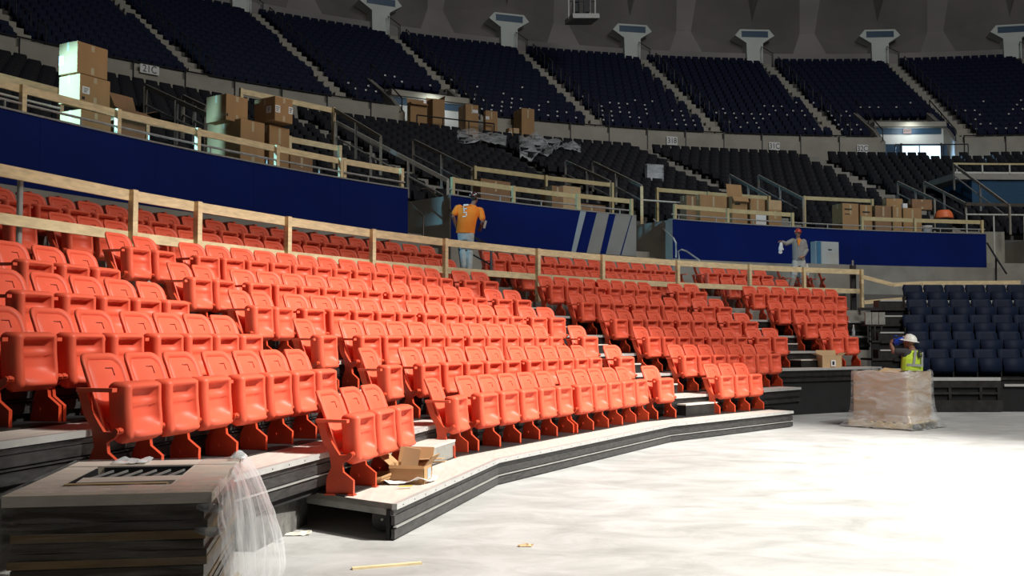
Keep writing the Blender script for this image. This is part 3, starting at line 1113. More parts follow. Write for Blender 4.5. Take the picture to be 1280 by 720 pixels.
RAIL_R = 29.1
pxs = [(24, 215), (163, 238), (244, 257), (357, 274), (463, 291), (554, 302), (670, 316), (751, 322), (845, 328), (935, 332), (1003, 337), (1075, 341)]
ths = [160.9] + [th_at(u, v, RAIL_R) for u, v in pxs[1:]]
ZL = 3.03
wood_rail('long pine guard rail with posts running through the orange seats', [162.6] + ths[1:], RAIL_R, 3.66, Z7, 0.145, 0.09,
          {i: ZL for i in range(len(ths) - 1)}, ends=(1.0, 0))
# galvanised post at the photo's edge
o = thing('galvanised_post', 'thin galvanised post carrying the near end of the long pine rail', 'post', pol(161.0, RAIL_R + 0.05, Z7))
MB().tube([pol(161.0, RAIL_R + 0.05, Z7), pol(161.0, RAIL_R + 0.05, 3.55)], 0.035, 10).build('pipe', M_pipe, o, world=True)
MB().box(pol(161.0, RAIL_R + 0.05, Z7 + 0.006), (0.14, 0.14, 0.012)).build('base_plate', M_pipe, o, world=True)

WR = 32.62
def top_rail(label, pts, m=M_wood, ztop=5.74, **kw):
    return wood_rail(label, [th_at(u, v, WR) for u, v in pts], WR, ztop, WALK, 0.13, 0.085, m=m, **kw)


top_rail('pine guard rail above the near blue wall, in front of the stacked cartons', [(-60, 90), (26, 108), (145, 136), (245, 161), (344, 182), (424, 201)])
wood_rail('short pine guard rail ending above the near blue wall end', [th_at(428, 200, WR + .05), th_at(500, 211, WR + .05)], WR + 0.05, 5.76, WALK, 0.13)
top_rail('yellowish guard rail above the striped blue wall, behind the orange-shirted man', [(564, 222), (640, 233), (720, 247)], M_wood_y)
wood_rail('short yellow guard rail above the grey wall stripes', [th_at(721, 244, WR), th_at(787, 251, WR)], WR - 0.02, 5.76, WALK, 0.13, m=M_wood_y)
top_rail('yellow guard rail in front of cartons above the far blue wall, before grey-clothed man', [(842, 256), (908, 261), (989, 268)], M_wood_y)
top_rail('yellow guard rail in front of the long carton row above the far blue wall', [(1076, 271), (1142, 275), (1226, 278)], M_wood_y)

# metal rail on top of each wall
for nm, (t0, t1), lab in (('a', (A1[0], A1[1] + 0.1), 'near blue wall'), ('b', (A2[0], A2[1] + 0.4), 'striped blue wall'), ('c', (A3[0], A3[1]), 'far blue wall')):
    o = thing('wall_rail', 'slim galvanised pipe rail fixed along the top of the %s' % lab, 'railing', pol(t0, WALL_R + 0.08, WZ1), 0, 'pipe rails on the blue walls')
    n = int((t0 - t1) / 0.7)
    MB().tube([pol(t0 + (t1 - t0) * i / n, WALL_R + 0.06, 5.42) for i in range(n + 1)], 0.022, 8).build('top_pipe', M_pipe, o, world=True)
    t = t0 - 0.5
    while t > t1:
        MB().tube([pol(t, WALL_R + 0.06, WZ1), pol(t, WALL_R + 0.06, 5.42)], 0.018, 6).build('stanchion', M_pipe, o, world=True)
        t -= 2.6
    if nm == 'a':
        MB().tube([pol(t0 + (th_at(75, 140, 33.0) - t0) * i / 20, 33.0, 5.62) for i in range(21)], 0.022, 8).build('upper_pipe', M_pipe_l, o, world=True)

# rear guard rails of the walkway and small rails
BR = 35.0
wood_rail('weathered rear guard rail of the walkway, behind the near cartons', [th_at(u, v, BR) for u, v in ((-20, 85), (74, 108))], BR, 6.55, WALK, 0.16)
wood_rail('rear guard rail running behind the two green-tinted carton stacks', [th_at(u, v, BR) for u, v in ((182, 135), (258, 150))], BR, 6.35, WALK, 0.14)
wood_rail('timber guard rail behind the labelled carton, up by the concrete stair', [th_at(u, v, 38) for u, v in ((300, 116), (416, 135))], 38, on_circle(416, 135, 38).z, 6.0, 0.15)
wood_rail('low timber rail right beside the labelled carton stack', [th_at(u, v, BR) for u, v in ((360, 174), (423, 182))], BR, on_circle(400, 178, BR).z, WALK, 0.14)
wood_rail('rear yellow guard rail behind cartons above the striped wall', [th_at(u, v, BR) for u, v in ((592, 209), (681, 220), (764, 229))], BR, 6.66, WALK, 0.13, m=M_wood_y)
wood_rail('worn rear guard rail behind the stacked cartons of the far blue wall', [th_at(u, v, BR) for u, v in ((820, 236), (884, 241), (960, 246))], BR, on_circle(884, 240, BR).z, WALK, 0.13, m=M_wood_y)
wood_rail('rear yellow guard rail beside the tall carton above the far blue wall', [th_at(u, v, BR) for u, v in ((1004, 246), (1089, 249))], BR, on_circle(1040, 247, BR).z, WALK, 0.13, m=M_wood_y)


def stair_rail(label, top, bot, r_top, r_bot, m=M_railgrey, m2=M_pipe, board=True, drop=0.45, nposts=3, r_end=None):
    """sloping handrail beside stairs of the middle tier, surveyed at both ends; a flat timber above and a pipe below"""
    a, b = on_circle(*top, r_top), on_circle(*bot, r_bot)
    o = thing('stair_handrail', label, 'handrail', (a.x, a.y, a.z - 1.0), 0, 'sloping stair handrails')
    MB().bar(a, b, 0.05, 0.11).build('sloping_board', m, o, world=True)
    dz = Vector((0, 0, drop))
    MB().tube([a - dz, b - dz], 0.028, 8).build('sloping_pipe', m2, o, world=True)
    for i in range(nposts):
        p = a.lerp(b, i / (nposts - 1))
        MB().bar(p - Vector((0, 0, 1.05)), p, 0.07, 0.07, up=(0, 1, 0)).build('post', m if i in (0, nposts - 1) else m2, o, world=True)
    return o


stair_rail('sloping handrail descending behind the first carton stack', (182, 108), (262, 145), 37.6, 35.0)
stair_rail('sloping handrail just behind the two green-tinted cartons', (229, 121), (258, 135), 37.2, 35.8)
stair_rail('long sloping handrail from the timber rail down to the walkway end', (416, 136), (476, 172), 38.0, 35.6, drop=0.35)
stair_rail('long pale sloping handrail crossing above the near wall end', (420, 153), (560, 226), 37.8, 33.6, m=M_pipe_l, drop=0.45, nposts=4)
stair_rail('steep handrail standing over the seats beside the near stair cut', (517, 176), (590, 212), 38.3, 35.2)
stair_rail('handrail nearer the clear plastic sheet, above the striped wall', (707, 202), (763, 228), 38.0, 35.0)
stair_rail('handrail ending at the tall post beside the striped wall end', (741, 203), (802, 233), 38.0, 34.6)
stair_rail('handrail behind the carton with raised flaps', (912, 219), (960, 246), 38.2, 35.2)
stair_rail('long handrail just behind the grey-clothed man\'s head', (948, 220), (1004, 249), 38.2, 34.9)
stair_rail('handrail behind the long carton row, nearer the stair', (1122, 228), (1168, 250), 38.2, 35.4)
stair_rail('handrail sloping down beside the orange tub', (1155, 228), (1207, 255), 38.2, 35.0)
stair_rail('handrail sloping along the edge of the raised camera deck', (1192, 206), (1262, 258), 39.0, 34.8)
# flat rails joining them
o = thing('stair_landing_rail', 'flat pale rail beside the orange tub leading out of the photo', 'railing', on_circle(1207, 255, 34.9))
MB().bar(on_circle(1207, 255, 34.9), on_circle(1300, 257, 34.9), 0.05, 0.12).build('rail_board', M_pipe_b, o, world=True)
MB().tube([on_circle(1207, 268, 34.9), on_circle(1300, 269, 34.9)], 0.03, 8).build('rail_pipe', M_pipe_l, o, world=True)
for u in (1208, 1242, 1280):
    p = on_circle(u, 268, 34.9)
    MB().tube([Vector((p.x, p.y, WALK)), p], 0.03, 8).build('post', M_pipe_l, o, world=True)
o = thing('stair_landing_rail', 'flat pale rail at the foot of the handrail beside the striped wall end', 'railing', on_circle(802, 251, 34.6))
MB().tube([on_circle(802, 250, 34.6), on_circle(858, 254, 34.6)], 0.03, 8).build('rail_pipe', M_pipe_l, o, world=True)
p = on_circle(802, 233, 34.5)
MB().bar(Vector((p.x, p.y, 3.3)), p, 0.09, 0.09, up=(0, 1, 0)).build('post', M_wood, o, world=True)
# raised deck at the edge of the photo
dk = thing('raised_deck', 'raised concrete deck with pale rails beyond the orange tub', 'deck', on_circle(1240, 215, 40))
a, b = th_at(1192, 208, 39.5), th_at(1330, 208, 39.5)
zt = on_circle(1240, 217, 39.5).z
MB().arc_box(39.5, 42, zt - 0.25, zt, a, b).build('slab', M_conc, dk, world=True)
MB().arc_box(39.6, 42, zt - 2.2, zt - 0.25, a - 1.2, b).build('wall_below', M_slot, dk, world=True)
for v in (206, 217):
    MB().sweep([(39.5, on_circle(1240, v, 39.5).z), (39.56, on_circle(1240, v, 39.5).z), (39.56, on_circle(1240, v, 39.5).z + 0.07), (39.5, on_circle(1240, v, 39.5).z + 0.07)], a, b).build('rail', M_wood_y if v == 206 else M_pipe_l, dk, world=True)
for u in (1196, 1228, 1262):
    t = th_at(u, 210, 39.5)
    MB().tube([pol(t, 39.5, zt), pol(t, 39.5, on_circle(1240, 206, 39.5).z)], 0.035, 6).build('post', M_pipe_l, dk, world=True)

# stair cuts between the walls: side walls, steps and handrails
def stair_cut(name, t0, t1, lab):
    o = struct(MB().arc_box(35.6, 36.1, 3.1, 5.7, t0, t1, 1).build(name, M_conc_l))
    for t, sgn in ((t0, 1), (t1, -1)):
        MB().arc_box(WALL_R + 0.02, 35.7, 3.1, WZ1 + (0.0 if sgn < 0 else -0.5), t + 0.18 * sgn, t, 1).build('side_wall', M_conc, o)
    for i in range(6):
        MB().arc_box(32.0 + 0.32 * i, 32.4 + 0.32 * i + 1.6, 3.15 + 0.2 * i, 3.35 + 0.2 * i, t0, t1, 1).build('stair_step', M_conc, o)


stair_cut('wall_stair_near', A1[1] - 0.02, A2[0] + 0.02, 'near')
stair_cut('wall_stair_far', A2[1] - 0.02, A3[0] + 0.02, 'far')
stair_cut('wall_stair_end', A3[1] - 0.02, A3[1] - 4.6, 'end')


def bent_rail(label, pts, r=0.026, m=M_pipe_b):
    o = thing('bent_handrail', label, 'handrail', (pts[0].x, pts[0].y, min(p.z for p in pts)), 0, 'bent pipe handrails')
    MB().tube(pts, r, 8).build('pipe', m, o, world=True)
    return o


def curve_px(L):
    return [on_circle(u, v, r) for (u, v, r) in L]


bent_rail('bent pipe handrail in the near stair cut, by the blue wall end', curve_px([(511, 252, 33.2), (518, 259, 32.9), (526, 267, 32.6), (529, 271, 32.5), (529, 299, 32.4)]))
bent_rail('long bent pipe handrail reaching down to the orange-shirted man', curve_px([(524, 240, 34.0), (527, 236, 33.9), (534, 236, 33.8), (540, 241, 33.6), (552, 252, 33.2), (566, 266, 32.3)]))
bent_rail('dark bent handrail in front of the orange-shirted man\'s legs', curve_px([(577, 335, 31.2), (574, 310, 31.3), (577, 294, 31.3), (583, 292, 31.2), (591, 296, 31.0), (614, 308, 30.4), (614, 340, 30.3)]), 0.03, M_pipe_d)
bent_rail('lower dark handrail bar beside the orange-shirted man', curve_px([(580, 312, 31.2), (592, 319, 31.0), (613, 331, 30.4)]), 0.02, M_pipe_d)
bent_rail('bent handrail at the far stair cut beside the far blue wall corner', curve_px([(817, 274, 33.8), (828, 285, 33.0), (842, 298, 32.3), (845, 304, 32.2), (845, 322, 32.2)]), 0.03, M_pipe)
bent_rail('second bent handrail coming down over the far orange seats', curve_px([(849, 325, 31.6), (848, 314, 31.6), (852, 312, 31.5), (858, 314, 31.4), (874, 325, 30.9), (874, 335, 30.8)]), 0.026, M_pipe)
bent_rail('dark handrail in the stair cut past the far blue wall, nearest wall', curve_px([(1234, 304, 32.6), (1245, 322, 31.9), (1258, 342, 31.2)]), 0.03, M_pipe_d)
bent_rail('upright dark rail post in the stair cut past the far blue wall', curve_px([(1245, 352, 31.9), (1245, 322, 31.9)]), 0.03, M_pipe_d)

# timber rail on the navy block
zt = on_circle(1180, 354, 28.0).z
o = thing('timber_railing', 'kinked pine guard rail above the navy seats beyond the end post', 'railing', on_circle(1080, 345, 28.4), 0, 'timber guard rails')
pts = [on_circle(1078, 346, 28.7), on_circle(1116, 356, 28.3), on_circle(1152, 354, 28.0), on_circle(1275, 353, 27.6)]
for i in range(3):
    MB().bar(pts[i], pts[i + 1], 0.05, 0.11).build('rail_board', M_wood, o, world=True)
MB().bar(on_circle(1080, 378, 28.7), on_circle(1153, 372, 28.0), 0.05, 0.11).build('rail_board', M_wood, o, world=True)
MB().bar(on_circle(1152, 375, 28.05), on_circle(1152, 352, 28.05), 0.09, 0.09, up=(0, 1, 0)).build('post', M_wood, o, world=True)

# ------------------------------------------------------------------ dark seats: navy block, middle tier, upper tier
def dark_seat(W=0.22, H0=0.30, H1=0.84, pan=True, simple=False):
    m = MB()
    prof = [(-1, 0.0), (-0.5, 0.02), (0.5, 0.02), (1, 0.0)]
    vs, fs = [], []
    rows = [(H0, 0.06, 0.95), (H0 + (H1 - H0) * 0.5, 0.10, 1.0), (H1 - 0.05, 0.17, 0.98), (H1, 0.185, 0.84)]
    n = len(prof)
    for side in (0, 0.04):
        for (z, y, sw) in rows:
            for (u, dy) in prof:
                vs.append((u * W * sw, y + dy + side, z))
    N = n * len(rows)
    for j in range(len(rows) - 1):
        for i in range(n - 1):
            a = j * n + i
            fs.append((a, a + 1, a + n + 1, a + n))
            fs.append((N + a, N + a + n, N + a + n + 1, N + a + 1))
        for i in (0, n - 1):
            a = j * n + i
            fs.append((a, a + n, N + a + n, N + a))
    for i in range(n - 1):
        a = (len(rows) - 1) * n + i
        fs.append((a, a + 1, N + a + 1, N + a))
    m.add(vs, fs)
    return m


def dark_pan(z0=0.24, z1=0.62, W=0.205):
    m = MB()
    m.add([(-W, -0.02, z1), (W, -0.02, z1), (W, -0.09, z1 - 0.02), (-W, -0.09, z1 - 0.02), (-W, 0.0, z0 + .03), (W, 0.0, z0 + .03), (W, -0.16, z0 + 0.10), (-W, -0.16, z0 + 0.10), (-W * .9, -0.08, z0), (W * .9, -0.08, z0)],
          [(0, 1, 2, 3), (3, 2, 6, 7), (7, 6, 9, 8), (8, 9, 5, 4), (4, 5, 1, 0), (0, 3, 7, 8, 4), (1, 5, 9, 6, 2)])
    return m


# the navy block facing the camera beyond the end post
NB_Y, NB_Z, NB_DZ, NB_DY = 22.8, 0.77, 0.42, 0.80
ME_nb = dark_seat(0.262, 0.08, 0.64).mesh('backrest', M_navy_b, True)
ME_np = dark_pan(0.06, 0.44, 0.245).mesh('seat_pan', M_navy_b, True)
ME_ns = MB().box((0, 0.05, 0.16), (0.035, 0.18, 0.32)).mesh('standard', M_pipe_d)
ME_tag = MB().add([(-0.045, 0, 0.03), (0.045, 0, 0.03), (0, 0, -0.09), (-0.045, 0.02, 0.03), (0.045, 0.02, 0.03), (0, 0.02, -0.09)], [(0, 2, 1), (3, 4, 5), (0, 1, 4, 3), (1, 2, 5, 4), (2, 0, 3, 5)]).mesh('end_bracket', M_nosing)
for k in range(5):
    y, z = NB_Y + NB_DY * k, NB_Z + NB_DZ * k
    x0, x1 = 0.358 * y, 14.0
    o = thing('riser_platform', '%s row dark platform under the navy seats, beyond the end post' % ORD[k], 'platform', (x0, y, 0), 0, 'navy block platforms')
    MB().prism([(x0, y), (x1, y), (x1, y + NB_DY), (x0, y + NB_DY)], z - 0.05, z).build('deck', M_black, o, world=True)
    MB().box(((11.05 + 8.95) / 2 if k else (11.05 + 8.2) / 2, y - 0.012, z - 0.03), (2.1 if k else 2.85, 0.03, 0.075)).build('nosing', M_nosing if k == 0 else M_black, o, world=True)
    MB().box(((x0 + x1) / 2, y + 0.05, (z - 0.05 + (0 if k == 0 else z - NB_DZ)) / 2), (x1 - x0, 0.03, z - 0.05 - (0 if k == 0 else z - NB_DZ))).build('backing_panel', M_void, o, world=True)
    if k == 0:
        MB().box((11.08 + 0.9, y - 0.012, z - 0.17), (1.7, 0.03, 0.055)).build('low_nosing', M_nosing, o, world=True)
        for q, zz in enumerate((0.62, 0.42, 0.14)):
            MB().box(((x0 + 11.05) / 2, y - 0.0 - (0.10 if q == 2 else 0), zz), (11.05 - x0, 0.05, (0.14, 0.05, 0.26)[q])).build('front_channel', M_black, o, world=True)
        for x in (9.2, 9.9, 10.6, 11.0):
            MB().box((x, y + 0.01, 0.35), (0.06, 0.06, 0.7)).build('leg', M_black, o, world=True)
    nx = 0.402 * (y + 0.52)
    i = 0
    while nx < 0.402 * (y + 0.52) + 3.4:
        s = thing('stadium_seat', 'navy low-backed seat, %s from the dark stair, %s row of the block facing the floor' % (ORD[i], ORD[k]), 'seat', (nx + (0.1 if k % 2 else 0), y + 0.52, z), 0, 'navy seats beyond the end post')
        link('backrest', ME_nb, s)
        link('seat_pan', ME_np, s)
        c = link('standard', ME_ns, s)
        c.location.x = -0.277
        if k >= 3:
            c = link('end_bracket', ME_tag, s)
            c.location = (-0.25, 0.2, 0.58)
        nx += 0.555
        i += 1
    # stair at the side of the block
    st = thing('aisle_step', 'dark stair block with pale nosing beside the navy seats, %s up' % ORD[k], 'step', (0.374 * (y + 0.2) + 0.03, y + 0.2, z), 0, 'steps beside the navy block')
    MB().box((0, 0.05, 0.10), (0.62, 0.36, 0.20)).build('step_body', M_black, st)
    MB().box((0.02, -0.14, 0.19), (0.58, 0.02, 0.035)).build('step_nosing', M_nosing, st)
# grey folded chair backs stored by the stair
for i in range(3):
    p = at_y(1085 + 8.5 * i, 398, 24.6)
    o = tag(MB().box((0, 0, 0), (0.15, 0.06, 0.30)).build('folded_panel', M_step_g), 'small grey folded panel by the dark stair, %s from the end post' % ORD[i], 'panel', 'grey panels by the dark stair')
    o.location = p
    MB().box((0, 0.02, -0.35), (0.03, 0.03, 0.5)).build('stem', M_pipe_d, o)

# middle tier
ME_mid = dark_seat(0.232, 0.26, 0.80)
ME_mid.add(dark_pan(0.22, 0.60).v, dark_pan(0.22, 0.60).f)
mid_mesh = ME_mid.mesh('charcoal_seat', M_grey_seat, False)
MID_AISLES = [97.0, 107.6, 128.9, 118.25, 139.6, 150.0]
cands = []
for i in range(MID_N):
    r = MID_R0 + MID_DR * i + 0.55
    dth = math.degrees(0.535 / r)
    n = int((164 - 76) / dth)
    for q in range(n):
        th = 164 - dth * (q + 0.5 + 0.5 * (i % 2))
        hw = math.degrees(0.62 / r)
        if any(abs(th - a) < hw for a in MID_AISLES):
            continue
        if i >= MID_N - 2 and (86.2 < th < 90.6) and (q * 7 + i) % 4:
            continue
        p = pol(th, r, MID_Z0 + MID_DZ * i)
        # wells where stairs rise from the concourse
        dpt = p.y * _ca + (p.z - CAM_H) * _sa
        u = 640 + FOC * p.x / dpt
        v = 360 - FOC * (-p.y * _sa + (p.z + 0.7 - CAM_H) * _ca) / dpt
        inframe = -10 < u < 1290 and -20 < v
        cands.append((p.length, inframe, i, q, th, p))
near = sorted([c for c in cands if c[1] and c[2] < MID_N - 1], key=lambda c: c[0])[:205]
nearset = {(c[2], c[3]) for c in near}
SECT = ['before the first stair', 'between first and second stairs', 'between second and third stairs', 'between third and fourth stairs', 'between fourth and fifth stairs', 'between fifth and sixth stairs', 'past the sixth stair']
cnt = {}
st_m = MB()
cands = [c for c in cands if c[2] < MID_N - 1]
for (_, fr, i, q, th, p) in sorted(cands, key=lambda c: (c[2], c[3])):
    if (i, q) in nearset:
        sec = sum(1 for a in MID_AISLES if th < a)
        c = cnt[(i, sec)] = cnt.get((i, sec), 0) + 1
        o = link('charcoal_seat', mid_mesh)
        o.location = p
        o.rotation_euler.z = R_(th - 90)
        tag(o, 'charcoal seat above the near blue wall, %s row up, %s %s' % (ORD[i], ORD[c - 1], SECT[sec]), 'seat', 'charcoal seats of the middle tier')
    else:
        M = Matrix.Translation(p) @ Matrix.Rotation(R_(th - 90), 4, 'Z')
        st_m.add([M @ Vector(v) for v in ME_mid.v], ME_mid.f)
stuff(st_m.build('middle_tier_seats', M_grey_seat), 'rows of charcoal seats filling the rest of the middle tier', 'seats')
# stairs of the middle tier
for ai, a in enumerate(MID_AISLES[:3]):
    o = thing('stair', 'worn pale stair of the middle tier %s' % ['nearest the daylit door', 'under the numbered panels', 'beside the carton-filled portal'][ai], 'stair', pol(a, MID_R0, MID_Z0))
    for i in range(MID_N):
        r = MID_R0 + MID_DR * i
        h = math.degrees(0.5 / r)
        MB().arc_box(r - 0.02, r + 0.42, MID_Z0 + MID_DZ * i - 0.1, MID_Z0 + MID_DZ * i + 0.17, a + h, a - h, 2).build('step', M_conc, o, world=True)

# upper tier
UP_AISLES = [t - 0.62 for t in T_TH]
ME_up = MB()
W = 0.235
ME_up.add([(-W, 0.05, 0.25), (W, 0.05, 0.25), (W, 0.14, 0.60), (-W, 0.14, 0.60), (W * .85, 0.17, 0.80), (-W * .85, 0.17, 0.80), (-W, 0.10, 0.25), (W, 0.10, 0.25), (W * .85, 0.21, 0.80), (-W * .85, 0.21, 0.80)],
          [(0, 1, 2, 3), (3, 2, 4, 5), (5, 4, 8, 9), (6, 9, 8, 7), (1, 7, 8, 4, 2), (0, 3, 5, 9, 6)])
pz = dark_pan(0.22, 0.58)
ME_up.add(pz.v, pz.f)
st_u = MB()
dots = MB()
for i in range(UP_N):
    r = UP_R0 + UP_DR * i + 0.5
    dth = math.degrees(0.545 / r)
    n = int((150 - 75) / dth)
    for q in range(n):
        th = 150 - dth * (q + 0.5 + 0.5 * (i % 2))
        if any(abs(th - a) < math.degrees(0.50 / r) for a in UP_AISLES):
            continue
        if in_portal(th, i):
            continue
        M = Matrix.Translation(pol(th, r, UP_Z0 + UP_DZ * i)) @ Matrix.Rotation(R_(th - 90), 4, 'Z')
        st_u.add([M @ Vector(v) for v in ME_up.v], ME_up.f)
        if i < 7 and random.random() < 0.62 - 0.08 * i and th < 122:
            dots.add([M @ Vector(v) for v in ((-0.32, 0.0, 0.62), (-0.22, 0.0, 0.62), (-0.22, 0.0, 0.70), (-0.32, 0.0, 0.70))], [(0, 1, 2, 3)])  # pale quad painted as a bolt highlight
stuff(st_u.build('upper_tier_seats', M_navy), 'rows of navy seats filling the upper tier below the dome', 'seats')
stuff(dots.build('bolt_glints', M_pipe), 'tiny pale painted bolt caps glinting among the navy upper seats', 'highlights')
AL = ['first', 'second', 'third', 'fourth', 'fifth', 'sixth', 'seventh', 'eighth']
for ai, a in enumerate(UP_AISLES[1:]):
    o = thing('stair', 'pale stair of the upper tier, %s along from the carton stacks' % ORD[ai], 'stair', pol(a, UP_R0, UP_Z0))
    hr = MB()
    pts = []
    for i in range(UP_N):
        r = UP_R0 + UP_DR * i
        h = math.degrees(0.27 / r)
        MB().arc_box(r - 0.02, r + 0.36, UP_Z0 + UP_DZ * i - 0.1, UP_Z0 + UP_DZ * i + 0.21, a + h, a - h, 2).build('step', M_conc_l, o, world=True)
        pts.append(pol(a - 0.62 * 57.3 / r, r + 0.2, UP_Z0 + UP_DZ * i + 1.0))
    hd = thing('stair_handrail', 'dark handrail beside the upper tier stair, %s along from the carton stacks' % ORD[ai], 'handrail', pts[0], 0, 'dark handrails of the upper tier')
    for i in range(0, UP_N - 1, 2):
        MB().tube([pts[i], pts[i + 1]], 0.03, 6).build('rail', M_pipe_d, hd, world=True)
        for p in (pts[i], pts[i + 1]):
            MB().tube([p - Vector((0, 0, 1.0)), p], 0.028, 6).build('post', M_pipe_d, hd, world=True)
    p = pol(a - 0.5, 68.0, UP_Z1 - 0.3)
    hp = thing('stair_hoop', 'small dark hoop rail heading the upper stair, %s along from carton stacks' % ORD[ai], 'handrail', p, 0, 'dark hoop rails of the upper tier')
    q = pol(a + 0.3, 67.6, UP_Z1 - 0.3)
    MB().tube([q + Vector((0, 0, 0)), q + Vector((0, 0, 1.35)), p + Vector((0, 0, 1.0)), p], 0.035, 6).build('hoop', M_pipe_d, hp, world=True)
# dark guard rail along the front of the upper tier
o = thing('guard_rail', 'dark pipe guard rail along the concrete front of the upper tier', 'railing', pol(140, 53.1, 12.55))
seg = [(156, 121.2), (115.4, 91.6), (86.3, 75)]
for a, b in seg:
    n = int((a - b) / 1.2)
    MB().tube([pol(a + (b - a) * i / n, 53.08, 12.95) for i in range(n + 1)], 0.035, 6).build('rail', M_pipe_d, o, world=True)
    t = a
    while t > b:
        MB().tube([pol(t, 53.0, 11.2), pol(t, 53.0, 12.95)], 0.035, 6).build('post', M_pipe_d, o, world=True)
        t -= 2.4
for pi, (pa, pb) in enumerate(PORTALS):
    for nm, t in (('nearer', pa), ('farther', pb)):
        o = thing('guard_rail', 'dark sloping rail on the %s wing wall of the %s portal' % (nm, 'carton-filled' if pi == 0 else 'daylit'), 'railing', pol(t, 53, 12.6), 0, 'dark rails on the portal wing walls')
        L = [pol(t, 53.1, 13.3), pol(t, 55.2, 14.7), pol(t, 57.0, 15.9)]
        MB().tube(L, 0.035, 6).build('rail', M_pipe_d, o, world=True)
        for p in L:
            MB().tube([p - Vector((0, 0, 0.8)), p], 0.03, 6).build('post', M_pipe_d, o, world=True)
    o = thing('guard_rail', 'low dark rail across the mouth of the %s portal' % ('carton-filled' if pi == 0 else 'daylit'), 'railing', pol(pa, 51.6, 11.02), 0)
    MB().tube([pol(pa + (pb - pa) * i / 6, 51.4, 12.15) for i in range(7)], 0.035, 6).build('rail', M_pipe_d, o, world=True)
    for i in range(4):
        t = pa + (pb - pa) * i / 3
        MB().tube([pol(t, 51.4, 11.02), pol(t, 51.4, 12.15)], 0.03, 6).build('post', M_pipe_d, o, world=True)
# section plates on the concrete front
for (u, v, tx, lab) in ((840, 176, '318', 'white plate reading 318 on the concrete above a worn stair'), (968, 183, '31C', 'white section plate reading 31C on the tan concrete'), (1078, 186, '32C', 'white section plate reading 32C nearest the daylit portal'),
                        (187, 87, '21C', 'white section plate on grey concrete above the torn carton')):
    rr = 52.9
    p = on_circle(u, v, rr)
    th = theta(p)
    s = thing('section_plate', lab, 'sign', p, R_(th - 90))
    MB().box((0, 0, 0), (0.62, 0.03, 0.46) if u > 200 else (0.8, 0.03, 0.36)).build('plate', M_white, s)
    text(tx, 0.42, M_ink, s, Matrix.Translation(p) @ Matrix.Rotation(R_(th - 90), 4, 'Z') @ Matrix.Translation((0, -0.02, 0)) @ Matrix.Rotation(math.pi / 2, 4, 'X'), sx=0.85)

# hanging catwalk below the dome
pa, pb = on_circle(711, 24, 60), on_circle(744, 24, 60)
o = thing('catwalk', 'small hanging steel catwalk with pale floor edge below the dome', 'catwalk', pa)
MB().bar(pa, pb, 1.4, 0.28).build('floor_plate', M_pipe_l, o, world=True)
for k in range(6):
    p = pa.lerp(pb, k / 5)
    MB().bar(p, p + Vector((0, 0, 2.6)), 0.08, 0.08, up=(0, 1, 0)).build('hanger', M_pipe_l if k in (0, 5, 1, 4) else M_pipe_d, o, world=True)
for z in (1.1,):
    MB().bar(pa + Vector((0, 0, z)), pb + Vector((0, 0, z)), 0.06, 0.06).build('rail', M_pipe_d, o, world=True)
p = pa.lerp(pb, 0.5)
for dx in (-0.35, 0.3):
    MB().box(p + Vector((dx, 0.2, 1.0)), (0.4, 0.4, 1.1)).build('equipment_case', M_pipe_d, o, world=True)

# ------------------------------------------------------------------ cartons
def solve_len(K, d, u):
    """length along the horizontal direction d from K until the picture column u is reached"""
    m = (u - 640.0) / FOC
    # column: x = m * (y cos + (z - h) sin)
    a = (K.z - CAM_H) * _sa
    den = d.x - m * _ca * d.y
    return (m * (_ca * K.y + a) - K.x) / den


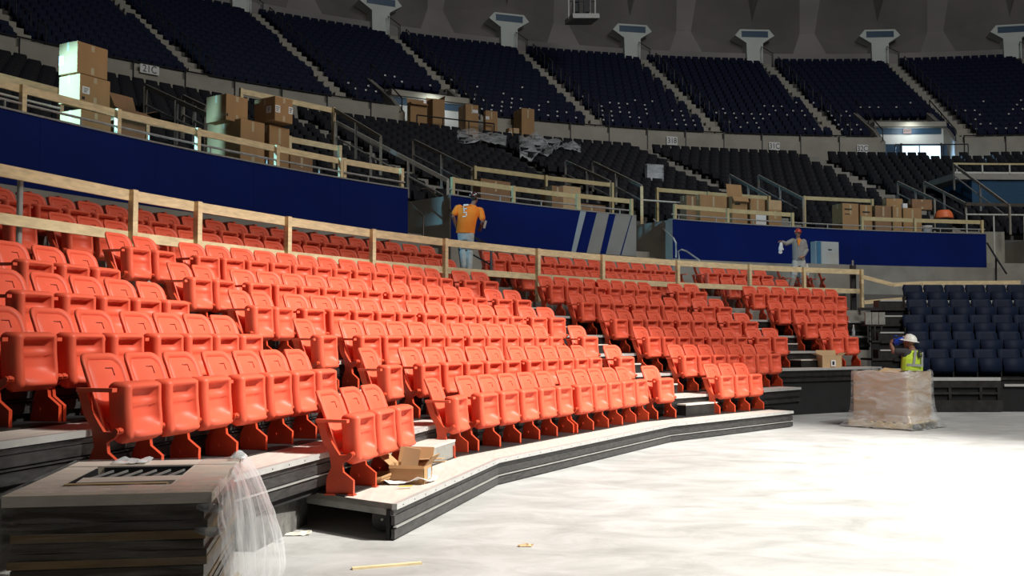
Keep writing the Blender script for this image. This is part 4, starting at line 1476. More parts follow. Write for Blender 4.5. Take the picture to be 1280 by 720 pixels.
def carton(label, ku, v_top, z0, lu, ru, r, rot=0.0, m=M_card, flaps=None, tape=True, plates=(), wmin=0.25, wmax=1.1, group='cardboard cartons on the walkway'):
    """K: the near upper corner edge seen at column ku; side faces reach columns lu and ru; z0 the height it stands on"""
    K = on_circle(ku, v_top, r)
    th = theta(K) + rot
    t = Vector((math.sin(R_(th)), -math.cos(R_(th)), 0))       # along the wall, away
    out = Vector((math.cos(R_(th)), math.sin(R_(th)), 0))
    L = max(wmin, min(wmax, solve_len(K, t, ru))) if ru > ku + 1 else 0.5
    W = max(wmin, min(wmax, solve_len(K, out, lu))) if lu < ku - 1 else 0.5
    h = K.z - z0
    o = thing('carton', label, 'carton', (K.x, K.y, z0), R_(th - 90), group)
    # local frame: x along t, y along out
    mb = MB()
    w = 0.008
    if flaps is None:
        mb.box((L / 2, W / 2, h / 2), (L, W, h))
    else:
        for (c, sz) in (((L / 2, w / 2, h / 2), (L, w, h)), ((L / 2, W - w / 2, h / 2), (L, w, h)), ((w / 2, W / 2, h / 2), (w, W, h)), ((L - w / 2, W / 2, h / 2), (w, W, h)), ((L / 2, W / 2, 0.02), (L - .02, W - .02, 0.03))):
            mb.box(c, sz)
    b = mb.build('body', m, o)
    mirror_bevel(b, 0.006, 1)
    if flaps:
        for (side, ang, fl) in flaps:
            a = R_(ang)
            f = MB()
            if side in 'fb':
                y0 = 0 if side == 'f' else W
                sg = -1 if side == 'f' else 1
                mt = Matrix.Translation((L / 2, y0, h)) @ Matrix.Rotation(sg * -(math.pi / 2 - a), 4, 'X')
                f.box((0, 0, 0), (L, 0.006, fl), mtx=mt @ Matrix.Translation((0, 0, fl / 2)))
            else:
                x0 = 0 if side == 'l' else L
                sg = 1 if side == 'l' else -1
                mt = Matrix.Translation((x0, W / 2, h)) @ Matrix.Rotation(-sg * (math.pi / 2 - a), 4, 'Y')
                f.box((0, 0, 0), (0.006, W, fl), mtx=mt @ Matrix.Translation((0, 0, fl / 2)))
            f.build('flap', m, o)
    else:
        # the two closing flaps of the lid and the tape over their seam
        for yy in (W * 0.25, W * 0.75):
            MB().box((L / 2, yy, h + 0.003), (L - 0.01, W / 2 - 0.012, 0.006)).build('flap', m, o)
        if tape:
            MB().box((L / 2, W / 2, h + 0.0075), (L + 0.004, 0.06, 0.003)).build('tape', M_tape, o)
            MB().box((-0.0015, W / 2, h - 0.08), (0.003, 0.06, 0.16)).build('tape', M_tape, o)
            if h > 0.3:
                MB().box((L / 2, -0.0015, h * 0.88), (0.07, 0.003, h * 0.2)).build('tape', M_tape, o)
                MB().box((L / 2, -0.0015, h * 0.15), (0.07, 0.003, h * 0.22)).build('tape', M_tape, o)
    for (face, fx, fz, pw, ph, kind) in plates:
        mm = M_white if kind != 'ink' else M_ink
        g = MB()
        if face == 'f':
            g.box((L * fx, -0.003, h * fz), (pw, 0.004, ph))
        else:
            g.box((-0.003, W * fx, h * fz), (0.004, pw, ph))
        lo = g.build('paper_label' if kind != 'ink' else 'print_mark', mm, o)
        if kind == 'paper':
            q = MB()
            for k in range(3):
                if face == 'f':
                    q.box((L * fx - pw * 0.05 * k, -0.0055, h * fz + ph * (0.25 - 0.25 * k)), (pw * (0.7 - 0.15 * k), 0.001, ph * 0.1))
                else:
                    q.box((-0.0055, W * fx, h * fz + ph * (0.25 - 0.25 * k)), (0.001, pw * (0.7 - 0.15 * k), ph * 0.1))
            q.build('print_lines', M_ink, lo)
    return o


R1 = 33.4
carton('large carton at the bottom of the tallest stack, nearest the photo edge', 101, 136.5, 5.24, 75, 139, R1)
carton('lowest hidden carton carrying the tallest carton stack', 101, 165, WALK, 75, 139, R1)
carton('middle carton with a white shipping label in the tallest stack', 100, 92, 5.95, 74, 138, R1, plates=[('f', .2, .45, .16, .13, 'paper'), ('f', .12, .15, .06, .05, 'ink')])
carton('top carton of the tallest stack, its side brightly lit', 97, 51, 6.47, 74, 135, R1, plates=[('l', .85, .45, .12, .18, 'blank')])
carton('torn open carton with its flap thrown up beside the tallest stack', 144, 133, WALK, 138, 182, R1 + .1, m=M_card_d, flaps=[('l', 60, .35), ('b', 70, .38), ('f', -30, .25), ('r', 20, .3)])
carton('small carton resting on the broad green-lit carton, top of its stack', 283, 117, 6.33, 258, 310, R1 + 0.2, plates=[('f', .05, .2, .04, .06, 'ink')])
carton('broad green-lit carton with two strips of tape under a smaller carton', 301, 148, 5.3, 258, 331, R1)
carton('lower carton hidden by the rail under the broad green-lit carton', 302, 190, WALK, 258, 331, R1)
carton('carton with three white labels on top of its stack', 344, 120, 6.47, 318, 366, R1 - 0.1, plates=[('l', .30, .5, .15, .15, 'paper'), ('f', .15, .5, .14, .16, 'paper'), ('f', .88, .55, .12, .16, 'paper')])
carton('tall carton directly beneath the carton with three white labels', 337, 156, WALK, 330, 362, R1 + .05)
carton('low brown carton behind the rail beside the labelled stack', 363, 193, WALK, 350, 391, R1, m=M_card_d)
# cartons above the striped wall
carton('brown carton with a small white label above the striped wall', 601, 223, WALK, 592, 641, R1 + .2, m=M_card_d, plates=[('f', .88, .45, .12, .12, 'paper')])
carton('dark carton behind the rail above the striped wall, nearer the man', 690, 232, WALK, 676, 704, R1 + .3, m=M_card_d)
carton('pale carton above the striped wall, nearest the grey stripes', 704, 232, WALK, 700, 726, R1 + .3, m=M_card_l)
carton('low slab-like carton under the short rail above the grey stripes', 722, 254, WALK, 718, 760, R1 + .3, m=M_card_d)
# cartons above the far blue wall
carton('dark brown carton at the near end of the far wall, beside the stair cut', 858, 244, WALK, 850, 873, R1 + .6, m=M_card_d)
carton('wide pale carton with vertical streaks above the near end of far blue wall', 875, 243, WALK, 871, 910, R1 + .4)
carton('carton with raised triangular flap above the far blue wall', 915, 245, WALK, 910, 934, R1 + .3, flaps=[('b', 82, .45), ('r', 15, .3), ('f', -60, .2)], plates=[('f', .35, .85, .22, .05, 'ink')])
carton('carton with a white side sheet next to the raised-flap carton', 938, 248, WALK, 934, 956, R1 + .3, plates=[('f', .72, .45, .42, .9, 'blank')])
carton('orange-brown carton at the bottom of the two-tone stack near grey-clothed man', 961, 262, WALK, 957, 977, R1 + .3)
carton('pale carton on top of the two-tone stack near grey-clothed man', 961, 250, on_circle(961, 262, R1 + .3).z, 957, 977, R1 + .3, m=M_card_l)
carton('largest carton above the far blue wall, right beside grey-clothed man', 1053, 254, WALK, 1040, 1073, R1 + .2, plates=[('f', .35, .88, .3, .05, 'ink'), ('f', .3, .78, .2, .03, 'ink')])
carton('carton directly past the largest one above the far blue wall', 1075, 256, WALK, 1071, 1090, R1 + .3, plates=[('f', .5, .85, .3, .05, 'ink')])
carton('reddish carton standing past the short rail above the far blue wall', 1094, 257, WALK, 1090, 1114, R1 + .3, m=M_card_d)
carton('narrow carton in the middle of the long row behind the yellow rail', 1116, 258, WALK, 1113, 1127, R1 + .3)
carton('wide carton behind the yellow rail beside the white bucket', 1129, 260, WALK, 1126, 1152, R1 + .3)
carton('carton perched on the row above the reddish carton', 1108, 248, on_circle(1100, 257, R1 + .5).z, 1104, 1128, R1 + .8, m=M_card)
carton('dark carton perched on the row near the orange tub', 1140, 249, on_circle(1135, 260, R1 + .5).z, 1134, 1165, R1 + .8, m=M_card_d)
# white bucket and paper by the row
p = on_circle(1158, 284, R1 + .4)
o = thing('bucket', 'white plastic bucket behind the yellow rail beside the wide carton', 'bucket', (p.x, p.y, WALK))
MB().lathe([(0.15, 0.0), (0.19, 0.95), (0.20, 0.96), (0.20, 1.0), (0.17, 1.0), (0.165, 0.9)], n=20).build('body', M_white, o, smooth=True)
p = on_circle(1130.5, 254, R1 + .7)
tag(MB().box((0, 0, 0), (0.16, 0.14, 0.18)).build('small_white_box', M_white), 'small white box perched between the cartons near the orange tub', 'box').location = p
bpy.data.objects['small_white_box'].location.z = on_circle(1135, 260, R1 + .5).z + 0.09
# orange tub
p = on_circle(1180, 276, 34.2)
o = thing('tub', 'upturned orange tub on a dark crate by the sloping handrail', 'tub', (p.x, p.y, WALK))
zt = on_circle(1180, 273, 34.2).z - WALK
MB().lathe([(0.30, 0.0), (0.30, zt - 0.02), (0.31, zt)], n=4).build('dark_crate', M_pipe_d, o)
MB().lathe([(0.33, zt), (0.32, zt + 0.04), (0.28, zt + 0.2), (0.20, zt + 0.29), (0.05, zt + 0.31)], n=20).build('tub_shell', M_tub, o, smooth=True)

# cartons in the portal
R2 = 52.2
Z2 = MID_TOP
G2 = 'cardboard cartons in the far portal'
carton('open carton with a white flap nearest the portal wing wall', 513, 127, Z2, 509, 534, R2, flaps=[('b', 80, .25), ('f', -40, .2)], group=G2)
carton('dark-sided carton second from the wing wall in the portal', 541, 123, Z2, 533, 556, R2 - .2, flaps=[('r', 85, .2), ('b', 75, .2)], group=G2)
carton('tall carton with grey-lit side in the far half of the portal', 582, 130, Z2, 573, 598, R2 - .3, plates=[('f', .75, .85, .3, .16, 'blank')], group=G2)
carton('carton by the far wing wall of the portal, above the plastic sheet', 607, 138, Z2, 604, 622, R2 - .6, plates=[('f', .15, .8, .2, .16, 'blank')], group=G2)
carton('small carton with a white mark at the foot of the upper stair', 636, 160, Z2 - .6, 632, 640, R2 - 1.5, plates=[('f', .3, .8, .2, .2, 'blank')], group=G2)
carton('small tan carton beside the small marked one, behind plastic sheet', 642, 160, Z2 - .6, 639, 649, R2 - 1.6, m=M_card_l, group=G2)
carton('carton with dark side standing alone past the portal before upper seats', 652, 135, Z2, 642, 668, R2 - .4, wmax=1.4, group=G2)

# ------------------------------------------------------------------ plastic sheets and small things in the bowl
def sheet(name, label, corners, r0, m, seed, sag=0.12, nx=14, ny=8):
    rnd = random.Random(seed)
    (a, b, c, d) = corners
    vs, fs = [], []
    P = [on_circle(u, v, r) for (u, v, r) in corners]
    for j in range(ny + 1):
        for i in range(nx + 1):
            s, t = i / nx, j / ny
            q = P[0].lerp(P[1], s).lerp(P[3].lerp(P[2], s), t)
            q = q + Vector((0, 0, sag * math.sin(9 * s + 3 * t + seed) * math.sin(6 * t + 4 * s) + rnd.uniform(-.05, .05) + 0.12 * math.sin(math.pi * s)))
            vs.append(q)
    for j in range(ny):
        for i in range(nx):
            k = j * (nx + 1) + i
            fs.append((k, k + 1, k + nx + 2, k + nx + 1))
    o = tag(MB().add(vs, fs).build(name, m, smooth=True), label, 'sheet')
    sd = o.modifiers.new('thick', 'SOLIDIFY')
    sd.thickness = 0.01
    return o


sheet('plastic_sheet', 'crumpled clear plastic sheet draped over seats below the portal cartons', [(570, 178, 46.5), (632, 184, 46.2), (634, 170, 49.5), (572, 163, 49.5)], 47, M_sheet, 3)
sheet('plastic_sheet', 'larger crumpled plastic sheet over seats beside the small tan carton', [(650, 198, 45.0), (690, 196, 45.0), (704, 174, 49.0), (648, 172, 49.3)], 47, M_sheet, 8, sag=0.25)
sheet('plastic_sheet', 'narrow strip of plastic trailing over seats beside the larger sheet', [(690, 190, 47.0), (726, 189, 46.8), (726, 182, 48.4), (696, 181, 48.6)], 47, M_sheet, 5)
p = on_circle(818, 216, 42.6)
o = thing('plastic_wrapped_board', 'square plastic-wrapped panel standing among charcoal seats above the far stair', 'panel', p, R_(theta(p) - 90))
MB().box((0, 0, 0), (0.72, 0.1, 0.62)).build('panel', M_stripe_l, o)
MB().box((0, 0, 0), (0.80, 0.16, 0.70)).build('wrap', M_sheet, o)
for dx in (-.3, .3):
    MB().bar((dx, 0.05, -0.9), (dx, 0.0, -0.3), 0.04, 0.04, up=(0, 1, 0)).build('leg', M_pipe_d, o)
# yellow board in the far stair cut
p = on_circle(808, 296, 35.4)
o = thing('board', 'narrow yellow board leaning in the far stair cut', 'board', p, R_(theta(p) - 90))
MB().box((0, 0, 0), (0.26, 0.05, 0.62)).build('panel', M_yellow, o)
MB().box((0, -0.03, 0.25), (0.2, 0.012, 0.04)).build('batten', M_wood, o)
# grey cabinet panel against the far blue wall
pa = on_circle(1020, 331, 32.2)
o = thing('cabinet', 'pale grey cabinet with blue masked edge fixed to the far blue wall', 'cabinet', pa, R_(theta(pa) - 90))
w1 = (on_circle(1049, 331, 32.2) - pa).length
hh = on_circle(1034, 302, 32.2).z - pa.z
MB().box((w1 / 2, 0.13, hh / 2), (w1, 0.26, hh)).build('case', M_panel, o)
MB().box((w1 * 0.62, -0.008, hh / 2), (w1 * 0.72, 0.016, hh * 0.94)).build('door', M_panel, o)
MB().box((w1 * 0.12, -0.006, hh / 2), (w1 * 0.2, 0.012, hh * 0.98)).build('masked_edge', M_bluetape, o)
MB().box((w1 * 0.6, -0.02, hh * 0.66), (0.14, 0.02, 0.03)).build('handle', M_ink, o)
# dark post by the end of the long rail
p = on_circle(1067, 391, 29.35)
o = thing('dark_post', 'dark upright channel post just before the end of the long pine rail', 'post', p)
MB().box((0, 0, 0.70), (0.14, 0.14, 1.4)).build('channel', M_pipe_d, o)
MB().box((-0.03, -0.08, 1.45), (0.05, 0.03, 0.16)).build('tip_bracket', M_step_g, o)

# water bottle and carton on the far platforms
p = on_z(1067, 420, PZ[5])
o = thing('water_bottle', 'clear water bottle standing on the far platform past the last orange seats', 'bottle', (p.x, p.y, PZ[5]))
MB().lathe([(0.036, 0), (0.04, 0.02), (0.04, 0.16), (0.03, 0.20), (0.016, 0.235), (0.016, 0.26)], n=14).build('body', M_bottle, o, smooth=True)
MB().lathe([(0.018, 0.26), (0.018, 0.285)], n=12).build('cap', M_white, o)
MB().lathe([(0.0405, 0.07), (0.0405, 0.13)], n=14).build('paper_label', M_stripe_l, o)


def open_box(label, base, L, W, h, rz, m, flaps, plates=(), group=None):
    o = thing('open_carton', label, 'carton', base, rz, group)
    w = 0.008
    mb = MB()
    for (c, sz) in (((0, -W / 2 + w / 2, h / 2), (L, w, h)), ((0, W / 2 - w / 2, h / 2), (L, w, h)), ((-L / 2 + w / 2, 0, h / 2), (w, W, h)), ((L / 2 - w / 2, 0, h / 2), (w, W, h)), ((0, 0, 0.01), (L - .01, W - .01, 0.015))):
        mb.box(c, sz)
    mb.build('body', m, o)
    for (side, ang, fl) in flaps:
        a = R_(ang)
        if side in 'fb':
            y0, sg = (-W / 2, -1) if side == 'f' else (W / 2, 1)
            mt = Matrix.Translation((0, y0, h)) @ Matrix.Rotation(sg * -(math.pi / 2 - a), 4, 'X')
            MB().box((0, 0, 0), (L, 0.006, fl), mtx=mt @ Matrix.Translation((0, 0, fl / 2))).build('flap', m, o)
        else:
            x0, sg = (-L / 2, -1) if side == 'l' else (L / 2, 1)
            mt = Matrix.Translation((x0, 0, h)) @ Matrix.Rotation(sg * (math.pi / 2 - a), 4, 'Y')
            MB().box((0, 0, 0), (0.006, W, fl), mtx=mt @ Matrix.Translation((0, 0, fl / 2))).build('flap', m, o)
    for (c, sz, mm) in plates:
        MB().box(c, sz).build('paper_label', mm, o)
    return o


open_box('open carton with a white label under the far end block seats', (7.16, 22.72, PZ[3]), 0.46, 0.32, 0.27, 0.1, M_card_l, [('l', 20, .12), ('r', 30, .12), ('b', 75, .12)], [((0.02, -0.18, 0.1), (0.11, 0.006, 0.14), M_white), ((0.02, -0.184, 0.1), (0.05, 0.004, 0.08), M_ink)])

# ------------------------------------------------------------------ scrap on the lowest platform
zb = PZ[1]
pf = on_z(528, 605, zb)           # near lower corner of the scrap carton
ang = R_(52)
tdir = Vector((math.cos(ang), math.sin(ang)))
c = Vector((pf.x, pf.y)) + Vector((-0.10, 0.10))
o = open_box('small scrap carton with torn flaps standing on the lowest platform edge', (c.x - 0.02, c.y + 0.02, zb), 0.34, 0.26, 0.17, R_(-12), M_card, [('b', 60, .16), ('l', 40, .15), ('f', -70, .03), ('r', 50, .12)], [((0.171, 0.03, 0.085), (0.003, 0.11, 0.10), M_stripe_l)])
MB().box((0.02, 0.02, 0.20), (0.16, 0.012, 0.26), mtx=Matrix.Translation((-0.02, 0.04, 0.19)) @ Matrix.Rotation(0.18, 4, 'Y') @ Matrix.Rotation(0.3, 4, 'Z')).build('upright_insert', M_card_l, o)
MB().box((0, 0, 0), (0.34, 0.10, 0.006), mtx=Matrix.Translation((0.10, 0.16, 0.20)) @ Matrix.Rotation(-0.06, 4, 'Y')).box((0, 0, 0), (0.30, 0.08, 0.006), mtx=Matrix.Translation((0.14, 0.20, 0.165)) @ Matrix.Rotation(-0.1, 4, 'Y')).build('loose_strip', M_card_l, o)
# ribbon bundle
p = on_z(468, 604, zb)
rb = MB()
rnd = random.Random(4)
for k in range(9):
    r = 0.10 + 0.012 * k
    pts = []
    for q in range(10):
        a = R_(10 + 36 * q)
        pts.append(Vector((p.x + r * math.cos(a) * 0.95, p.y + r * math.sin(a) * 1.1, zb + 0.012 + 0.009 * k + 0.02 * math.sin(a * 2 + k))))
    for q in range(9):
        rb.bar(pts[q], pts[q + 1], 0.004, 0.022)
tag(rb.build('cardboard_band_bundle', M_card), 'coiled bundle of torn cardboard bands on the lowest platform', 'scrap')
# plastic bag, roll, yellow tag
p = on_z(503, 606, zb)
vs, fs = [], []
for j in range(7):
    for i in range(9):
        x, y = (i - 4) * 0.065, (j - 3) * 0.055
        vs.append((p.x + x + 0.3 * y, p.y + y + 0.12, zb + 0.012 + 0.05 * max(0, math.sin(i * 1.1) * math.cos(j * 0.9)) + rnd.uniform(0, .015)))
for j in range(6):
    for i in range(8):
        k = j * 9 + i
        fs.append((k, k + 1, k + 10, k + 9))
o = tag(MB().add(vs, fs).build('plastic_bag', M_white, smooth=True), 'flat crumpled white plastic bag beside the scrap carton', 'bag')
o.modifiers.new('thick', 'SOLIDIFY').thickness = 0.004
p = on_z(484, 590, zb)
o = thing('paper_roll', 'small white paper roll lying behind the scrap carton', 'roll', (p.x, p.y, zb + 0.05), R_(40))
MB().tube([(-0.06, 0, 0), (0.06, 0, 0)], 0.05, 16).build('roll', M_white, o, smooth=False)
MB().tube([(-0.062, 0, 0), (0.062, 0, 0)], 0.02, 12).build('core', M_card, o)
p = on_z(507, 611, zb)
tag(MB().box((0, 0, 0.004), (0.12, 0.03, 0.006), R_(15)).build('yellow_tag', mat('yellow_paper', (0.75, 0.6, 0.08), 0.6, 0.05, 5)), 'tiny yellow tag on the white plastic bag', 'tag').location = (p.x, p.y, zb + 0.02)

# things lying on the floor
a, b = on_z(440, 712, 0), on_z(527, 705, 0)
d = b - a
o = MB().bar((0, 0, 0.008), d + Vector((0, 0, 0.008)), 0.04, 0.016).build('wood_lath', M_wood)
o.location = a
tag(o, 'thin pale wood lath lying on the floor in the foreground', 'lath')


def scrap(name, label, u, v, size, m, seed, cat, z=0.0):
    rnd = random.Random(seed)
    p = on_z(u, v, z)
    vs, fs = [], []
    for j in range(5):
        for i in range(7):
            x, y = (i - 3) / 3, (j - 2) / 2
            if abs(x) == 1 and abs(y) == 1:
                x *= .7
            vs.append((x * size + rnd.uniform(-.2, .2) * size * .5, y * size * .5 + rnd.uniform(-.1, .1) * size, rnd.uniform(0.0, .3) * size * (1.2 - abs(y)) + 0.004))
    for j in range(4):
        for i in range(6):
            k = j * 7 + i
            fs.append((k, k + 1, k + 8, k + 7))
    o = MB().add(vs, fs).build(name, m, smooth=False)
    o.location = p
    o.modifiers.new('thick', 'SOLIDIFY').thickness = 0.003
    tag(o, label, cat)
    return o


scrap('dry_leaf_scrap', 'curled tan paper scrap alone in the middle of the near floor', 657, 683, 0.06, M_card_l, 3, 'scrap')
scrap('crumpled_paper', 'crumpled off-white paper on the floor by the concrete footing', 369, 668, 0.14, mat('offwhite_paper', (0.62, 0.60, 0.50), 0.8, 0.08, 8), 9, 'paper')
scrap('paper_scrap', 'tiny tan scrap on the floor at the foot of the far platform edge', 937, 535, 0.05, M_card_l, 6, 'scrap')
scrap('dark_pebble', 'small dark stone chip on the floor beside the wrapped pallet', 346, 677, 0.05, M_step_g, 12, 'stone')

# ------------------------------------------------------------------ wrapped gaylord carton on its pallet
o = thing('wrapped_bulk_carton', 'tall bulk carton in clear stretch wrap on a pallet in front of the man drinking', 'carton', (7.14, 18.22, 0), R_(42))
# local x: right face direction (away right), local y: left face direction
Wd, Ld, Hh = 0.95, 1.05, 0.91
zb0 = 0.13
w = 0.012
for nm, c, sz in (('side_panel', (w / 2, Ld / 2, zb0 + Hh / 2), (w, Ld, Hh)), ('side_panel', (Wd - w / 2, Ld / 2, zb0 + Hh / 2), (w, Ld, Hh)), ('side_panel', (Wd / 2, w / 2, zb0 + Hh / 2), (Wd - .03, w, Hh)), ('side_panel', (Wd / 2, Ld - w / 2, zb0 + Hh / 2), (Wd - .03, w, Hh))):
    MB().box(c, sz).build(nm, M_card_g, o)
MB().box((Wd / 2, Ld / 2, zb0 + 0.62), (Wd - .04, Ld - .04, 0.02)).build('filling', M_card_d, o)
MB().box((0, 0, 0), (0.42, 0.34, 0.012), mtx=Matrix.Translation((0.30, 0.52, zb0 + Hh - 0.02)) @ Matrix.Rotation(0.10, 4, 'X') @ Matrix.Rotation(-0.30, 4, 'Y')).build('loose_sheet', M_card_l, o)
for k in range(7):
    MB().box((Wd / 2, -0.04 + (Ld + 0.08) * k / 6, zb0 - 0.012), (Wd + 0.12, 0.10, 0.02)).build('pallet_board', M_wood, o)
for k in range(3):
    MB().box((-0.02 + (Wd + 0.04) * k / 2, Ld / 2, 0.06), (0.09, Ld + 0.16, 0.085)).build('pallet_stringer', M_wood, o)
# the wrap: skirts out over the pallet, ragged at the foot
rnd = random.Random(11)
vs, fs = [], []
lev = [(Hh + zb0 + 0.02, 0.012), (Hh + zb0 - 0.04, 0.03), (0.85, 0.03), (0.6, 0.035), (0.40, 0.045), (0.26, 0.07), (0.15, 0.11), (0.07, 0.15), (0.015, 0.20)]
per = []
nn = 12
for k in range(nn):
    per.append((k / nn, 0.0))
for k in range(nn):
    per.append((1.0, k / nn))
for k in range(nn):
    per.append((1 - k / nn, 1.0))
for k in range(nn):
    per.append((0.0, 1 - k / nn))
for (z, off) in lev:
    for i, (a, b) in enumerate(per):
        j = rnd.uniform(-1, 1) * (0.006 if z > 0.3 else 0.03)
        sx = (a - 0.5) * 2
        sy = (b - 0.5) * 2
        x = a * Wd + (sx * off if abs(sx) > 0.99 else 0) + (j if abs(sx) > .99 else 0)
        y = b * Ld + (sy * off if abs(sy) > 0.99 else 0) + (j if abs(sy) > .99 else 0)
        vs.append((x, y, z + (rnd.uniform(-.01, .02) if z < 0.1 else 0) + (0.02 * math.sin(i * 1.3) if z > 1 else 0)))
n = len(per)
for j in range(len(lev) - 1):
    for i in range(n):
        a, b = j * n + i, j * n + (i + 1) % n
        fs.append((a, b, b + n, a + n))
MB().add(vs, fs).build('stretch_wrap', M_wrap_b, o, smooth=True)
MB().add([(p[0], p[1], p[2]) for p in vs[-3 * n:]], [f for f in [(j * n + i, j * n + (i + 1) % n, j * n + (i + 1) % n + n, j * n + i + n) for j in range(2) for i in range(n)]]).build('wrap_skirt', M_wrap_h, o, smooth=True)

# ------------------------------------------------------------------ wrapped pallet of boards in the foreground
PZ_T = 0.85
o = thing('wrapped_pallet', 'stack of dark boards in glossy stretch wrap with a slotted crate on top', 'pallet', (-1.556, 5.25, 0), R_(9.2))
# local x: 0 (right side) to -WP (left), local y: 0 (front) to LP
WP, LP = 1.02, 1.46
for k in range(5):
    MB().box((-WP / 2, 0.06 + (LP - 0.12) * k / 4, 0.10), (WP, 0.10, 0.02)).build('pallet_board', M_wood, o)
for k in range(3):
    MB().box((-0.05 - (WP - 0.1) * k / 2, LP / 2, 0.045), (0.09, LP, 0.085)).build('pallet_stringer', M_wood, o)
rnd = random.Random(5)
z = 0.112
i = 0
while z < 0.77:
    h = rnd.choice((0.035, 0.05, 0.06, 0.045))
    if z + h > 0.79:
        break
    inx = rnd.uniform(0.0, 0.05)
    iny = rnd.uniform(0.0, 0.03)
    MB().box((-WP / 2 - 0.0, LP / 2 + 0.01, z + h / 2), (WP - 0.04 - inx, LP - 0.04 - iny, h - 0.006)).build('board_layer', (M_darkwood, M_darkwood, M_darkwood2)[i % 3], o)
    z += h
    i += 1
# slotted crate on top: pale frame, pit coloured black for its shade, slanting slats
zt = PZ_T
MB().box((-WP / 2, LP / 2, (z + PZ_T - 0.058) / 2), (WP - 0.03, LP - 0.03, PZ_T - 0.060 - z)).build('board_layer', M_darkwood, o)
zf = PZ_T - 0.056
fr = zt - zf
MB().box((-WP / 2, 0.16, zf + fr / 2), (WP, 0.32, fr)).build('crate_rail', M_frame, o)
MB().box((-WP / 2, LP - 0.13, zf + fr / 2), (WP, 0.26, fr)).build('crate_rail', M_frame, o)
MB().box((-0.13, LP / 2 + 0.03, zf + fr / 2), (0.26, LP - 0.60, fr - 0.004)).build('crate_rail', M_frame, o)
MB().box((-WP + 0.09, LP / 2 + 0.03, zf + fr / 2), (0.18, LP - 0.60, fr - 0.004)).build('crate_rail', M_frame, o)
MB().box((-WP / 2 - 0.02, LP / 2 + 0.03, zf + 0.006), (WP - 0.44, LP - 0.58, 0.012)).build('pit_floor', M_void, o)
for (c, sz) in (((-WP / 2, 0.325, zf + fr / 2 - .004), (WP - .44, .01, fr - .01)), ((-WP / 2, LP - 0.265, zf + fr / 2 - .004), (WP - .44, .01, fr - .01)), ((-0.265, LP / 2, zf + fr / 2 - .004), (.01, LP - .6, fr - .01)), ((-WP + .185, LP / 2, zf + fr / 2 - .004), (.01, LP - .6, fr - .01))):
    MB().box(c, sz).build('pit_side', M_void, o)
MB().box((-WP / 2 + 0.02, 0.62, zt - 0.02), (WP - 0.40, 0.20, 0.03), R_(3)).build('loose_board', M_frame, o)
MB().box((-WP / 2 - 0.05, 0.42, zt - 0.012), (WP - 0.48, 0.05, 0.02), R_(-2)).build('loose_board', M_card_l, o)
for k in range(6):
    MB().bar((-0.32 - 0.085 * k, LP - 0.28, zt - 0.03), (-0.38 - 0.085 * k, 0.80, zt - 0.03), 0.010, 0.012).build('slat', M_pipe, o)


# wrap sides: layered bulges along the front edge corner, flaring out at the right foot
def wrap_sheet(pts_bottom_top, nu, nv, seed, amp, name, m):
    rnd = random.Random(seed)
    vs, fs = [], []
    for j in range(nv + 1):
        for i in range(nu + 1):
            p = pts_bottom_top(i / nu, j / nv)
            vs.append((p[0] + rnd.uniform(-amp, amp), p[1] + rnd.uniform(-amp, amp), p[2] + rnd.uniform(-amp, amp) * .5))
    for j in range(nv):
        for i in range(nu):
            k = j * (nu + 1) + i
            fs.append((k, k + 1, k + nu + 2, k + nu + 1))
    return MB().add(vs, fs).build(name, m, o, smooth=True)


def bul(v, t):
    return 0.022 * abs(math.sin(v * 16)) * t


wrap_sheet(lambda u, v: (-WP - 0.01 + (WP + 0.02) * u + bul(v, max(0, u - .8) * 5), -0.02 - bul(v, max(0, u - .75) * 4), 0.02 + (PZ_T - 0.0) * v), 30, 26, 1, 0.003, 'stretch_wrap_front', M_wrap_c)


def side_pt(u, v):
    flare = (1 - v) ** 1.3
    x = 0.02 + 0.15 * flare * (0.35 + u) + 0.022 * math.sin(u * 7 + v * 4) * (0.3 + flare) + bul(v, max(0, .3 - u) * 3)
    x += 0.12 * u * math.sqrt(max(0.0, math.sin(math.pi * min(1.0, v))))
    return (x, -0.02 + (LP + 0.05) * u + 0.08 * flare * u, 0.01 + (PZ_T + 0.01) * v + 0.02 * math.sin(u * 13))


wrap_sheet(side_pt, 26, 22, 2, 0.003, 'stretch_wrap_side', M_wrap_g)
wrap_sheet(lambda u, v: (-WP - 0.01 + (WP + 0.02) * u, LP + 0.012, 0.05 + (PZ_T - 0.04) * v), 10, 8, 3, 0.004, 'stretch_wrap_back', M_wrap)
wrap_sheet(lambda u, v: (-WP - 0.012, -0.01 + (LP + 0.02) * u, 0.05 + (PZ_T - 0.04) * v), 10, 8, 6, 0.004, 'stretch_wrap_far_side', M_wrap)
# gathered wrap on the crate rim
wrap_sheet(lambda u, v: (-WP + (WP + 0.01) * u, -0.015 + 0.30 * v, PZ_T + 0.006 + 0.006 * math.sin(u * 25)), 24, 6, 7, 0.003, 'stretch_wrap_rim', M_wrap)
wrap_sheet(lambda u, v: (-0.24 + 0.26 * u, 0.0 + LP * v, PZ_T + 0.006 + 0.03 * u * abs(math.sin(v * 9))), 6, 20, 8, 0.006, 'stretch_wrap_rim', M_wrap)
wrap_sheet(lambda u, v: (-0.78 + 0.22 * u, LP - 0.22 + 0.22 * v, PZ_T + 0.012 + 0.02 * math.sin(u * 9) * math.sin(v * 8)), 8, 8, 9, 0.008, 'wrap_tuft', M_wrap_h)
wrap_sheet(lambda u, v: (-0.06 + 0.10 * u, LP - 0.14 + 0.12 * v, PZ_T + 0.02 + 0.05 * math.sin(u * 3.1) * math.sin(v * 3.1)), 6, 6, 10, 0.008, 'wrap_tuft', M_wrap_h)
